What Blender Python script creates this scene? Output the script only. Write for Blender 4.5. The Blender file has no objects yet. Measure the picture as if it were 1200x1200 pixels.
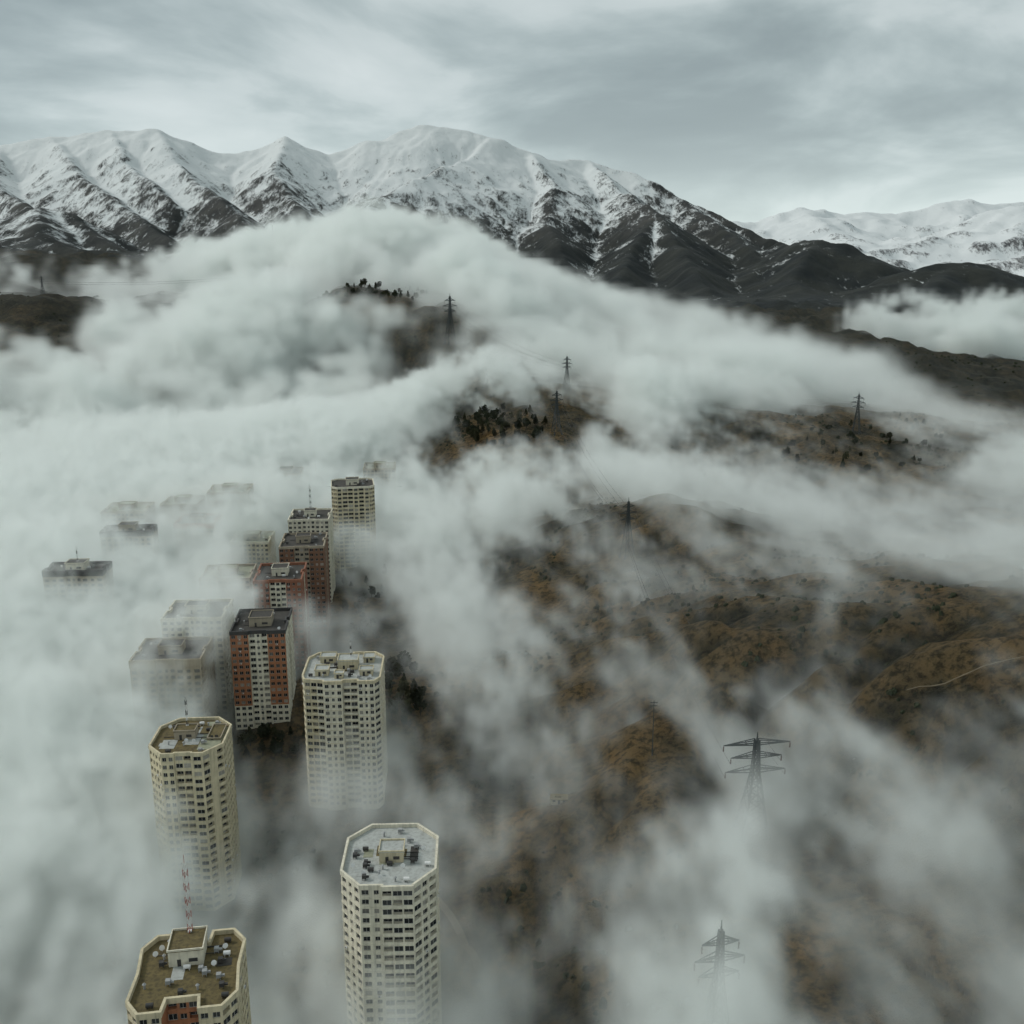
import bpy, math, random
import numpy as np
from mathutils import Matrix, Vector

# ------------------------------------------------------------------ camera, sky, sun, exposure
scene = bpy.context.scene
COL = scene.collection
R = math.radians
CAM_Z, PITCH, FPX = 250.0, R(14.0), 1200.0
cam_d = bpy.data.cameras.new('camera')
cam = bpy.data.objects.new('camera', cam_d)
COL.objects.link(cam)
cam.location = (0, 0, CAM_Z)
cam.rotation_euler = (R(90) - PITCH, 0, 0)
cam_d.sensor_width = 36
cam_d.lens = 36 * FPX / 1200
cam_d.clip_start = 1
cam_d.clip_end = 60000
scene.camera = cam

SUN_EL, SUN_AZ = R(38), R(285)          # azimuth clockwise from +Y
world = bpy.data.worlds.new('World')
scene.world = world
world.use_nodes = True
wt = world.node_tree
wt.nodes.clear()
def wn(t, **k):
    n = wt.nodes.new(t)
    for a, b in k.items():
        setattr(n, a, b)
    return n
def wl(a, b):
    wt.links.new(a, b)
def wmath(op, a, b=None, clamp=False):
    n = wn('ShaderNodeMath', operation=op, use_clamp=clamp)
    for i, v in enumerate((a, b)):
        if v is None:
            continue
        if isinstance(v, (int, float)):
            n.inputs[i].default_value = v
        else:
            wl(v, n.inputs[i])
    return n.outputs[0]
w_tc = wn('ShaderNodeTexCoord')
w_sep = wn('ShaderNodeSeparateXYZ')
wl(w_tc.outputs['Generated'], w_sep.inputs[0])
w_den = wmath('ADD', wmath('MAXIMUM', w_sep.outputs[2], 0.0), 0.26)
w_u = wmath('DIVIDE', w_sep.outputs[0], w_den)
w_v = wmath('DIVIDE', w_sep.outputs[1], w_den)
w_cmb = wn('ShaderNodeCombineXYZ')
wl(wmath('SUBTRACT', w_u, 0.85), w_cmb.inputs[0]); wl(w_v, w_cmb.inputs[1])
w_cmb.inputs[2].default_value = 9.7
w_n1 = wn('ShaderNodeTexNoise')
w_n1.inputs['Scale'].default_value = 1.4
w_n1.inputs['Detail'].default_value = 7
w_n1.inputs['Roughness'].default_value = 0.5
w_n1.inputs['Distortion'].default_value = 0.35
wl(w_cmb.outputs[0], w_n1.inputs['Vector'])
w_ramp = wn('ShaderNodeValToRGB')
w_ramp.color_ramp.interpolation = 'B_SPLINE'
for e, (p, c) in zip((w_ramp.color_ramp.elements[0], w_ramp.color_ramp.elements[1], w_ramp.color_ramp.elements.new(0.5)),
                     ((0.36, (0.20, 0.245, 0.255, 1)), (0.70, (0.72, 0.83, 0.81, 1)), (0.52, (0.41, 0.49, 0.49, 1)))):
    e.position, e.color = p, c
wl(w_n1.outputs['Fac'], w_ramp.inputs[0])
# brighter, thinner cloud all round the horizon
w_hz = wmath('POWER', wmath('SUBTRACT', 1.0, wmath('MAXIMUM', w_sep.outputs[2], 0.0), True), 14.0)
w_mixh = wn('ShaderNodeMixRGB')
wl(wmath('MULTIPLY', w_hz, 0.8), w_mixh.inputs[0])
wl(w_ramp.outputs[0], w_mixh.inputs[1])
w_mixh.inputs[2].default_value = (0.78, 0.885, 0.865, 1)
w_sky = wn('ShaderNodeTexSky', sky_type='NISHITA')
w_sky.sun_disc = False
w_sky.sun_elevation = SUN_EL
w_sky.sun_rotation = SUN_AZ
w_sky.altitude = 1900
w_skm = wn('ShaderNodeVectorMath', operation='SCALE')
wl(w_sky.outputs[0], w_skm.inputs[0]); w_skm.inputs['Scale'].default_value = 0.08
w_mix = wn('ShaderNodeMixRGB')
w_mix.inputs[0].default_value = 0.93      # overcast cover
wl(w_skm.outputs[0], w_mix.inputs[1]); wl(w_mixh.outputs[0], w_mix.inputs[2])
w_bg = wn('ShaderNodeBackground')
w_bg.inputs['Strength'].default_value = 1.0
wl(w_mix.outputs[0], w_bg.inputs[0])
w_out = wn('ShaderNodeOutputWorld')
wl(w_bg.outputs[0], w_out.inputs[0])
world.cycles.sampling_method = 'MANUAL'
world.cycles.sample_map_resolution = 512

sun_d = bpy.data.lights.new('sun', 'SUN')
sun_d.energy = 1.5
sun_d.angle = R(14)
sun_d.color = (1.0, 0.97, 0.92)
sun = bpy.data.objects.new('sun', sun_d)
COL.objects.link(sun)
_sd = Vector((math.sin(SUN_AZ) * math.cos(SUN_EL), math.cos(SUN_AZ) * math.cos(SUN_EL), math.sin(SUN_EL)))
sun.rotation_euler = _sd.to_track_quat('Z', 'Y').to_euler()
sun.location = (0, 0, 900)

vs = scene.view_settings
vs.view_transform = 'Standard'
vs.look = 'None'
vs.exposure = 0.22
vs.gamma = 1.0
vs.use_curve_mapping = False
cy = scene.cycles
cy.use_denoising = True
cy.use_adaptive_sampling = True
cy.adaptive_threshold = 0.05
cy.max_bounces = 8
cy.diffuse_bounces = 2
cy.glossy_bounces = 2
cy.volume_bounces = 6
cy.volume_step_rate = 2.8
cy.volume_max_steps = 256

# ------------------------------------------------------------------ projection helpers
SP, CP = math.sin(PITCH), math.cos(PITCH)
def ray(px, py):
    u, v = (px - 600) / FPX, (600 - py) / FPX
    return u, CP + v * SP, -SP + v * CP
def at_y(px, py, Y):
    dx, dy, dz = ray(px, py)
    t = Y / dy
    return dx * t, Y, CAM_Z + dz * t
def at_z(px, py, z):
    dx, dy, dz = ray(px, py)
    t = (z - CAM_Z) / dz
    return dx * t, dy * t, z, t

rng = np.random.default_rng(7)
random.seed(7)

# ------------------------------------------------------------------ noise
def spectral(shape, cell, lmax, p, seed, stretch=None, lmin=0.0):
    """periodic fractal noise, std 1; stretch = (angle, factor) lengthens features along a ground direction"""
    g = np.random.default_rng(seed)
    a = g.standard_normal(shape).astype(np.float32)
    f = np.fft.rfftn(a)
    ks = [np.fft.fftfreq(n, cell) for n in shape[:-1]] + [np.fft.rfftfreq(shape[-1], cell)]
    K = np.meshgrid(*ks, indexing='ij', sparse=True)
    if stretch is not None:
        an, fac = stretch
        ca, sa = math.cos(an), math.sin(an)
        k1 = (K[0] * ca + K[1] * sa) / fac
        k2 = -K[0] * sa + K[1] * ca
        k = k1 ** 2 + k2 ** 2 + sum(q ** 2 for q in K[2:])
    else:
        k = sum(q ** 2 for q in K)
    k = np.sqrt(k)
    amp = np.zeros(k.shape, np.float32)
    k0 = 1.0 / lmax
    amp = 1.0 / np.maximum(k, k0) ** p
    amp = np.where(k < k0 * 0.5, 0.0, amp)
    if lmin > 0:
        amp = amp * np.exp(-(k * lmin) ** 2)
    r = np.fft.irfftn(f * amp, s=shape).astype(np.float32)
    r -= r.mean()
    return r / r.std()

class Tile2:
    def __init__(self, n, cell, lmax, p, seed, stretch=None):
        self.a, self.n, self.cell = spectral((n, n), cell, lmax, p, seed, stretch), n, cell
    def __call__(self, x, y):
        fx, fy = np.asarray(x) / self.cell, np.asarray(y) / self.cell
        ix, iy = np.floor(fx).astype(int), np.floor(fy).astype(int)
        wx, wy = fx - ix, fy - iy
        n, a = self.n, self.a
        i0, i1, j0, j1 = ix % n, (ix + 1) % n, iy % n, (iy + 1) % n
        return (a[i0, j0] * (1 - wx) + a[i1, j0] * wx) * (1 - wy) + (a[i0, j1] * (1 - wx) + a[i1, j1] * wx) * wy

def sstep(a, b, x):
    t = np.clip((x - a) / (b - a), 0, 1)
    return t * t * (3 - 2 * t)

# ------------------------------------------------------------------ tower positions (roof centre pixel, roof height)
ROOF = 66.0
# key: (roof px, roof py, roof z, ground z)
TW = {
    'b1': (221, 1140, 66, -2), 'b2': (458, 1003, 66, -2), 'b3': (224, 864, 66, -2), 'b4': (403, 783, 66, 4),
    'b5': (307, 729, 68, 22), 'b6': (329, 672, 70, 12), 'b7': (356, 634, 71, 10), 'b8': (364, 604, 72, 10),
    'b9': (413, 567, 77, 12), 'b10': (232, 716, 67, 2), 'b11': (202, 763, 63, 0), 'b12': (268, 672, 60, 3),
    'b13': (296, 631, 53, 2), 'b14': (232, 610, 62, 4), 'b15': (270, 574, 72, 8), 'b16': (215, 588, 66, 6),
    'b17': (150, 596, 68, 5), 'b18': (151, 621, 72, 4), 'b19': (91, 666, 72, 2), 'b20': (445, 547, 55, 8),
    'b21': (336, 553, 58, 8),
}

# ------------------------------------------------------------------ terrain heights
tern = []           # (x, y, z) control points
for k, (px, py, zr, zg) in TW.items():
    x, y, z, t = at_z(px, py, zr)
    tern.append((x, y, zg))
for px, py, z in ((600, 1150, 4), (600, 1000, 14), (600, 880, 22), (560, 760, 12), (520, 640, 10), (740, 900, 44), (900, 1010, 40), (1110, 1000, 52),
                  (700, 720, 46), (860, 760, 74), (1100, 760, 96), (1150, 715, 104), (930, 640, 88), (760, 585, 72), (600, 505, 76), (735, 650, 50),
                  (1002, 508, 78), (940, 575, 48), (1130, 570, 56), (1190, 900, 78), (880, 900, 44), (700, 1100, 20), (1000, 1190, 34),
                  (655, 508, 76), (480, 500, 20), (300, 520, 6), (100, 560, 0), (620, 620, 34), (1040, 640, 70), (560, 540, 52), (690, 520, 66)):
    x, y, z, t = at_z(px, py, z)
    tern.append((x, y, z))
for px, py, Y in ((430, 350, 1650), (385, 350, 1650), (527, 388, 1500), (420, 312, 2050), (470, 300, 2450), (300, 330, 2300), (48, 354, 1850), (20, 380, 1750), (30, 420, 1550),
                  (120, 350, 2500), (150, 430, 1700), (250, 400, 1900), (50, 290, 3100), (150, 300, 3100), (560, 430, 1300), (480, 400, 1500),
                  (640, 440, 1400), (664, 450, 1330), (760, 440, 1400), (800, 390, 1900), (620, 345, 2600), (700, 375, 2300), (900, 430, 1600), (900, 385, 2300), (1050, 415, 2100),
                  (1150, 452, 1900), (1200, 480, 1700), (1190, 420, 2500), (1000, 365, 3000), (1150, 375, 3000), (850, 365, 3000), (720, 345, 3100), (1100, 470, 1600)):
    tern.append(at_y(px, py, Y))
for x, y, z in ((-500, 100, -4), (0, 100, 5), (500, 100, 50), (900, 400, 90), (-700, 500, 0), (-900, 900, 10), (900, 900, 70), (-1500, 1500, 90), (1500, 1400, 20),
                (-2500, 2200, 260), (2500, 2200, 40), (-3000, 3000, 330), (3000, 3000, 130), (0, -400, 0), (-1200, -300, -10), (1200, -300, 60)):
    tern.append((x, y, z))
tern = np.array(tern)
def kern(a, b):
    d = np.sqrt(((a[:, None, :] - b[None, :, :]) ** 2).sum(-1) + 30.0 ** 2)
    return d
P2 = tern[:, :2]
_K = kern(P2, P2) - 0
_n = len(P2)
_A = np.zeros((_n + 3, _n + 3))
_A[:_n, :_n] = _K + np.eye(_n) * 0.5 * -1
_A[:_n, _n] = 1; _A[:_n, _n + 1:] = P2
_A[_n, :_n] = 1; _A[_n + 1:, :_n] = P2.T
_b = np.zeros(_n + 3); _b[:_n] = tern[:, 2]
_c = np.linalg.solve(_A, _b)
nz_big = Tile2(512, 12.0, 420, 1.9, 11)
nz_fine = Tile2(512, 5.0, 90, 1.7, 12)
def H_smooth(x, y):
    x, y = np.asarray(x, float), np.asarray(y, float)
    sh = x.shape
    q = np.stack([x.ravel(), y.ravel()], 1)
    out = np.empty(len(q))
    for i in range(0, len(q), 40000):
        s = q[i:i + 40000]
        out[i:i + 40000] = kern(s, P2) @ _c[:_n] + _c[_n] + s @ _c[_n + 1:]
    out = out.reshape(sh)
    hill = sstep(-60, 120, x - 0.10 * (y - 500)) * 0.85 + 0.15          # the town valley is smoother than the hills
    hill = np.maximum(hill, sstep(1150, 1400, y))
    far = 1 + sstep(1200, 2600, y) * 1.5
    r = 1 - np.abs(nz_big(x * 0.9 + y * 0.35, y * 0.55 - x * 0.2)) * 1.2    # rounded spurs
    return out + hill * far * (5.0 * (r - 0.2) + 1.6 * nz_fine(x, y))

def erode(Z, cell, iters, k, mask):
    nx, ny = Z.shape
    n = nx * ny
    idx = np.arange(n).reshape(nx, ny)
    for it in range(iters):
        best = np.zeros_like(Z); rec = idx.copy()
        P = np.pad(Z, 1, constant_values=1e6); I = np.pad(idx, 1)
        for dx in (-1, 0, 1):
            for dy in (-1, 0, 1):
                if dx == dy == 0:
                    continue
                s = (Z - P[1 + dx:1 + dx + nx, 1 + dy:1 + dy + ny]) / (cell * math.hypot(dx, dy))
                q = I[1 + dx:1 + dx + nx, 1 + dy:1 + dy + ny]
                up = s > best
                best = np.where(up, s, best); rec = np.where(up, q, rec)
        order = np.argsort(-Z.ravel()).tolist()
        r = rec.ravel().tolist()
        acc = [1.0] * n
        for i in order:
            j = r[i]
            if j != i:
                acc[j] += acc[i]
        A = np.array(acc).reshape(nx, ny)
        cut = k * np.minimum(A, 3000) ** 0.42 * np.minimum(best, 1.2)
        Z = Z - np.minimum(cut, 0.6 * best * cell) * mask
        S = np.pad(Z, 1, mode='edge')
        L = (S[:-2, 1:-1] + S[2:, 1:-1] + S[1:-1, :-2] + S[1:-1, 2:]) / 4
        Z = Z + (L - Z) * 0.10 * mask
    return Z, np.log(A)
# rain gullies cut into the near hills, kept as a height difference on a 6 m lattice
EC, EX0, EY0 = 6.0, -760.0, 130.0
_ex, _ey = np.meshgrid(np.arange(EX0, 900, EC), np.arange(EY0, 1500, EC), indexing='ij')
_ez = H_smooth(_ex, _ey)
_em = sstep(-40, 90, _ex - 0.10 * (_ey - 500)) * sstep(900, 820, _ex) * sstep(1500, 1420, _ey) * sstep(130, 200, _ey)
_dz = erode(_ez + 1.3 * nz_fine(_ex * 1.7, _ey * 1.7), EC, 16, 0.75, _em)[0] - _ez
_gb = _ez + _dz
_gs = _gb.copy()
for _ in range(8):
    _S = np.pad(_gs, 1, mode='edge')
    _gs = (_S[:-2, 1:-1] + _S[2:, 1:-1] + _S[1:-1, :-2] + _S[1:-1, 2:] + _gs) / 5
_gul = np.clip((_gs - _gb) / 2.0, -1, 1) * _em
def lattice(a, x, y):
    fx, fy = (x - EX0) / EC, (y - EY0) / EC
    ok = (fx > 0) & (fy > 0) & (fx < a.shape[0] - 1.01) & (fy < a.shape[1] - 1.01)
    fx, fy = np.where(ok, fx, 0), np.where(ok, fy, 0)
    i, j = fx.astype(int), fy.astype(int)
    u, v = fx - i, fy - j
    return np.where(ok, (a[i, j] * (1 - u) + a[i + 1, j] * u) * (1 - v) + (a[i, j + 1] * (1 - u) + a[i + 1, j + 1] * u) * v, 0.0)
def H_base(x, y):
    return H_smooth(x, y) + lattice(_dz, np.asarray(x, float), np.asarray(y, float))

# mountain ridge lines: (px, py, Y) along each crest, slope
RIDGES = [
    ([(-250, 185, 7000), (-100, 180, 7000), (0, 170, 7000), (60, 160, 7000), (130, 152, 7000), (185, 150, 7000), (240, 173, 7100), (290, 174, 7200), (335, 160, 7200),
      (385, 181, 7300), (440, 160, 7400), (500, 145, 7500), (560, 154, 7500), (620, 176, 7500), (660, 189, 7800), (690, 187, 7900), (740, 200, 7800),
      (800, 232, 7500), (850, 254, 7200), (915, 286, 6800)], 0.62),
    ([(575, 160, 7450), (540, 185, 6900), (500, 205, 6400), (450, 222, 5900), (425, 250, 5300), (400, 290, 4600)], 0.62),
    ([(450, 222, 5900), (500, 255, 5400), (560, 295, 4700), (600, 325, 4200)], 0.66),
    ([(335, 160, 7200), (320, 200, 6400), (350, 245, 5500), (365, 280, 4800)], 0.66),
    ([(185, 150, 7000), (215, 200, 6200), (270, 240, 5400), (300, 280, 4700)], 0.66),
    ([(60, 160, 7000), (100, 210, 6000), (160, 250, 5300), (200, 280, 4600)], 0.66),
    ([(130, 152, 7000), (150, 195, 6300), (200, 235, 5600)], 0.7),
    ([(0, 170, 7000), (-10, 215, 6000), (40, 250, 5200)], 0.66),
    ([(620, 176, 7500), (650, 215, 6800), (640, 255, 6100), (660, 300, 5300), (640, 330, 4500)], 0.64),
    ([(690, 187, 7900), (730, 225, 7000), (770, 247, 6100), (800, 290, 5200), (830, 345, 4300)], 0.64),
    ([(770, 247, 6100), (740, 290, 5300), (720, 335, 4400)], 0.66),
    ([(800, 232, 7500), (860, 275, 6400), (900, 310, 5500), (890, 350, 4600)], 0.6),
    ([(915, 286, 6000), (960, 283, 5200), (1000, 290, 5100), (1040, 312, 5000), (1100, 345, 4700)], 0.45),
    ([(960, 283, 5200), (930, 325, 4600), (960, 360, 3900)], 0.5),
    ([(1040, 325, 4700), (1080, 308, 4500), (1120, 302, 4500), (1160, 312, 4500), (1210, 330, 4400), (1300, 345, 4400)], 0.42),
    ([(1120, 302, 4500), (1090, 340, 4000), (1080, 365, 3500)], 0.45),
    ([(-120, 250, 4300), (0, 245, 4300), (45, 235, 4300), (85, 250, 4200), (125, 285, 3900)], 0.55),
    ([(45, 235, 4300), (40, 280, 3600), (60, 310, 3100)], 0.5),
]
FAR_RIDGES = [
    ([(700, 262, 13500), (840, 256, 13500), (890, 262, 13500), (940, 244, 13500), (1000, 250, 13500), (1050, 250, 13500), (1110, 238, 13500), (1180, 236, 13500), (1260, 232, 13500), (1400, 240, 13500)], 0.40),
    ([(940, 244, 13500), (980, 270, 11500), (1000, 290, 9600)], 0.34),
    ([(1260, 232, 10500), (1200, 240, 10200), (1150, 262, 9700), (1080, 280, 9300), (1020, 292, 9000)], 0.36),
    ([(1200, 240, 10200), (1190, 270, 9200), (1210, 300, 8400)], 0.36),
]
def ridge_field(x, y, ridges):
    out = np.full(x.shape, -400.0)
    for pts, sl in ridges:
        w = [at_y(*p) for p in pts]
        for (ax, ay, az), (bx, by, bz) in zip(w[:-1], w[1:]):
            dx, dy = bx - ax, by - ay
            L2 = dx * dx + dy * dy
            t = np.clip(((x - ax) * dx + (y - ay) * dy) / L2, 0, 1)
            d = np.hypot(x - ax - t * dx, y - ay - t * dy)
            h = az + t * (bz - az) - sl * d * (1 - 0.22 * np.clip(d / 1800, 0, 1))
            out = np.maximum(out, h)
    return out
nz_m1 = Tile2(512, 16.0, 900, 1.9, 21)
nz_m2 = Tile2(512, 16.0, 300, 1.6, 22)
def H(x, y):
    x, y = np.asarray(x, float), np.asarray(y, float)
    b = H_base(x, np.minimum(y, 3200))
    b = np.where(y > 3200, b * np.exp(-(np.maximum(y, 3200) - 3200) / 4000), b)
    if np.max(y) < 2200:
        return b
    m = ridge_field(x, y, RIDGES) + 0.35 * (35 * nz_m1(x, y) + 12 * nz_m2(x, y))
    k = 25.0
    return np.where(y > 2200, np.logaddexp(b / k, (m - 2000 * sstep(2900, 2300, y)) / k) * k, b)
def H1(x, y):
    return float(H(np.array([x]), np.array([y]))[0])
def hit(px, py, lift=0.0):
    dx, dy, dz = ray(px, py)
    Y = np.concatenate([np.arange(180, 1500, 8.0), np.arange(1500, 8000, 25.0)])
    X, Z = dx * Y / dy, CAM_Z + dz * Y / dy
    h = H(X, Y) + lift
    i = np.argmax(Z < h)
    if not (Z < h).any():
        i = len(Y) - 1
    return X[i], Y[i], h[i]

# ------------------------------------------------------------------ object helpers
def link(o, parent=None):
    COL.objects.link(o)
    if parent is not None:
        o.parent = parent
    return o
def tag(o, label=None, cat=None, group=None, kind=None):
    for k, v in (('label', label), ('category', cat), ('group', group), ('kind', kind)):
        if v:
            o[k] = v
    return o
def empty(name, loc, rz=0.0):
    o = bpy.data.objects.new(name, None)
    o.empty_display_size = 2
    o.location = loc
    o.rotation_euler = (0, 0, rz)
    return link(o)
class MB:
    def __init__(s):
        s.v, s.f, s.m = [], [], []
    def quad(s, a, b, c, d, m=0):
        n = len(s.v); s.v += [a, b, c, d]; s.f.append((n, n + 1, n + 2, n + 3)); s.m.append(m)
    def poly(s, pts, m=0):
        n = len(s.v); s.v += list(pts); s.f.append(tuple(range(n, n + len(pts)))); s.m.append(m)
    def box(s, x0, x1, y0, y1, z0, z1, m=0):
        n = len(s.v)
        s.v += [(x0, y0, z0), (x1, y0, z0), (x1, y1, z0), (x0, y1, z0), (x0, y0, z1), (x1, y0, z1), (x1, y1, z1), (x0, y1, z1)]
        for q in ((0, 3, 2, 1), (4, 5, 6, 7), (0, 1, 5, 4), (1, 2, 6, 5), (2, 3, 7, 6), (3, 0, 4, 7)):
            s.f.append(tuple(n + i for i in q)); s.m.append(m)
    def bar(s, a, b, r, m=0, sides=4, r2=None):
        a, b = Vector(a), Vector(b)
        d = (b - a).normalized()
        u = d.orthogonal().normalized(); w = d.cross(u)
        n = len(s.v)
        for p, rr in ((a, r), (b, r if r2 is None else r2)):
            for i in range(sides):
                t = 2 * math.pi * i / sides + math.pi / sides
                s.v.append(tuple(p + (u * math.cos(t) + w * math.sin(t)) * rr))
        for i in range(sides):
            j = (i + 1) % sides
            s.f.append((n + i, n + j, n + sides + j, n + sides + i)); s.m.append(m)
        s.f.append(tuple(n + i for i in reversed(range(sides)))); s.m.append(m)
        s.f.append(tuple(n + sides + i for i in range(sides))); s.m.append(m)
    def mesh(s, name, mats):
        me = bpy.data.meshes.new(name)
        me.from_pydata(s.v, [], s.f)
        for m in (mats if isinstance(mats, (list, tuple)) else [mats]):
            me.materials.append(m)
        if any(s.m):
            me.polygons.foreach_set('material_index', s.m)
        me.update()
        return me
    def build(s, name, mats, parent=None):
        return link(bpy.data.objects.new(name, s.mesh(name, mats)), parent)

# ------------------------------------------------------------------ materials
class NT:
    def __init__(s, name):
        s.mat = bpy.data.materials.new(name)
        s.mat.use_nodes = True
        s.t = s.mat.node_tree
        s.b = s.t.nodes['Principled BSDF']
        s.b.inputs['Specular IOR Level'].default_value = 0.25
    def n(s, ty, **k):
        n = s.t.nodes.new(ty)
        for a, v in k.items():
            setattr(n, a, v)
        return n
    def l(s, a, b):
        s.t.links.new(a, b)
    def pos(s, obj=False):
        return s.n('ShaderNodeTexCoord').outputs['Object'] if obj else s.n('ShaderNodeNewGeometry').outputs['Position']
    def noise(s, vec, scale, detail=5, rough=0.55, scl=None, dist=0.0):
        if scl is not None:
            m = s.n('ShaderNodeMapping'); m.inputs['Scale'].default_value = scl
            s.l(vec, m.inputs[0]); vec = m.outputs[0]
        q = s.n('ShaderNodeTexNoise')
        q.inputs['Scale'].default_value = scale; q.inputs['Detail'].default_value = detail
        q.inputs['Roughness'].default_value = rough; q.inputs['Distortion'].default_value = dist
        s.l(vec, q.inputs['Vector'])
        return q.outputs['Fac']
    def ramp(s, fac, stops):
        r = s.n('ShaderNodeValToRGB')
        e = r.color_ramp.elements
        while len(e) < len(stops):
            e.new(0.5)
        for q, (p, c) in zip(e, stops):
            q.position = p
            q.color = (*c, 1) if len(c) == 3 else c
        s.l(fac, r.inputs[0])
        return r.outputs[0]
    def mix(s, fac, a, b, mode='MIX'):
        m = s.n('ShaderNodeMixRGB', blend_type=mode)
        for i, v in enumerate((fac, a, b)):
            if isinstance(v, (int, float)):
                m.inputs[i].default_value = v
            elif isinstance(v, tuple):
                m.inputs[i].default_value = (*v, 1)
            else:
                s.l(v, m.inputs[i])
        return m.outputs[0]
    def math(s, op, a, b, clamp=False):
        m = s.n('ShaderNodeMath', operation=op, use_clamp=clamp)
        for i, v in enumerate((a, b)):
            if isinstance(v, (int, float)):
                m.inputs[i].default_value = v
            else:
                s.l(v, m.inputs[i])
        return m.outputs[0]
    def bump(s, h, dist, strength=1.0):
        b = s.n('ShaderNodeBump'); b.inputs['Distance'].default_value = dist; b.inputs['Strength'].default_value = strength
        s.l(h, b.inputs['Height']); s.l(b.outputs[0], s.b.inputs['Normal'])
    def col(s, c, rough=0.85):
        if isinstance(c, tuple):
            s.b.inputs['Base Color'].default_value = (*c, 1)
        else:
            s.l(c, s.b.inputs['Base Color'])
        s.b.inputs['Roughness'].default_value = rough
        return s.mat

def painted(name, c, dirt=(0.10, 0.095, 0.08), amt=0.45, rough=0.8, streak=True):
    """weathered render or paint: blotches plus vertical streaks"""
    n = NT(name)
    p = n.pos(True)
    f1 = n.noise(p, 0.35, 5)
    f2 = n.noise(p, 1.0, 4, scl=(1.2, 1.2, 0.05) if streak else (1, 1, 1))
    a = n.ramp(f1, ((0.35, (0, 0, 0)), (0.75, (1, 1, 1))))
    b = n.ramp(f2, ((0.45, (0, 0, 0)), (0.8, (1, 1, 1))))
    base = n.mix(n.math('MULTIPLY', a, amt * 0.6), c, dirt)
    base = n.mix(n.math('MULTIPLY', b, amt), base, dirt)
    n.bump(n.noise(p, 6, 3), 0.02, 0.3)
    return n.col(base, rough)

M = {}
M['cream'] = painted('cream_render', (0.60, 0.53, 0.36), amt=0.5)
M['white'] = painted('white_render', (0.70, 0.66, 0.53), amt=0.45)
M['grey_white'] = painted('grey_white_render', (0.58, 0.58, 0.55), amt=0.35)
M['tan'] = painted('tan_render', (0.36, 0.31, 0.23), amt=0.4)
M['brick'] = painted('red_brick', (0.29, 0.125, 0.075), dirt=(0.10, 0.06, 0.045), amt=0.4)
M['brick_brown'] = painted('brown_brick', (0.22, 0.12, 0.075), dirt=(0.09, 0.06, 0.045), amt=0.4)
M['orange_brick'] = painted('orange_brick', (0.37, 0.165, 0.085), dirt=(0.12, 0.06, 0.04), amt=0.45)
M['maroon'] = painted('maroon_panel', (0.16, 0.04, 0.04), amt=0.3)
M['dark_roof'] = painted('dark_bitumen_roof', (0.045, 0.043, 0.040), dirt=(0.10, 0.09, 0.075), amt=0.6, streak=False)
M['brown_roof'] = painted('brown_felt_roof', (0.15, 0.118, 0.05), dirt=(0.035, 0.03, 0.02), amt=0.9, streak=False)
M['pale_roof'] = painted('pale_silver_roof', (0.42, 0.44, 0.42), dirt=(0.16, 0.16, 0.14), amt=0.6, streak=False)
M['green_roof'] = painted('pale_green_roof', (0.30, 0.31, 0.22), dirt=(0.12, 0.12, 0.09), amt=0.6, streak=False)
M['metal'] = painted('galvanised_metal', (0.34, 0.35, 0.35), amt=0.4, rough=0.5)
M['dark_metal'] = painted('dark_steel', (0.05, 0.052, 0.052), dirt=(0.08, 0.05, 0.03), amt=0.3, rough=0.6)
M['pylon'] = painted('weathered_steel_lattice', (0.045, 0.055, 0.056), dirt=(0.02, 0.02, 0.02), amt=0.3, rough=0.6)
M['red_paint'] = painted('red_mast_paint', (0.36, 0.045, 0.03), amt=0.3)
M['white_paint'] = painted('white_mast_paint', (0.72, 0.72, 0.70), amt=0.2)
M['frame'] = painted('window_frame', (0.42, 0.41, 0.38), amt=0.2)
n_ = NT('window_glass')
oi = n_.n('ShaderNodeObjectInfo')
gcol = n_.ramp(oi.outputs['Random'], ((0.0, (0.012, 0.014, 0.016)), (0.55, (0.022, 0.025, 0.027)), (0.82, (0.075, 0.078, 0.075)), (1.0, (0.36, 0.34, 0.29))))
n_.b.inputs['Specular IOR Level'].default_value = 0.2
M['glass'] = n_.col(gcol, 0.15)
n_ = NT('insulator_porcelain'); M['insulator'] = n_.col((0.10, 0.06, 0.045), 0.3)
n_ = NT('conductor_cable'); M['wire'] = n_.col((0.06, 0.06, 0.062), 0.5)

# ground: dry grass, bare ochre soil, dark scrub
n_ = NT('hillside_soil')
p = n_.pos()
g1 = n_.noise(p, 0.012, 6, 0.6, dist=0.6)
g2 = n_.noise(p, 0.05, 8, 0.68, scl=(1.0, 0.6, 1.0), dist=0.5)
g3 = n_.noise(p, 0.28, 6, 0.68)
c1 = n_.ramp(g1, ((0.40, (0.020, 0.022, 0.016)), (0.50, (0.085, 0.066, 0.032)), (0.60, (0.195, 0.120, 0.045))))
c2 = n_.ramp(g2, ((0.42, (0.017, 0.019, 0.014)), (0.53, (0.090, 0.070, 0.035)), (0.66, (0.22, 0.135, 0.052))))
cc = n_.mix(0.5, c1, c2)
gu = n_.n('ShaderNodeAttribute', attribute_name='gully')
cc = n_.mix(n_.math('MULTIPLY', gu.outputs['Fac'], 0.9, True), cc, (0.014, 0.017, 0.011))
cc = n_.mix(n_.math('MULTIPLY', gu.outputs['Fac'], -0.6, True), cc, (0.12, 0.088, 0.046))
sc_ = n_.ramp(g3, ((0.46, (1.15, 1.1, 1.0)), (0.60, (0.18, 0.21, 0.17))))
cc = n_.mix(0.85, cc, sc_, 'MULTIPLY')
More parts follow.
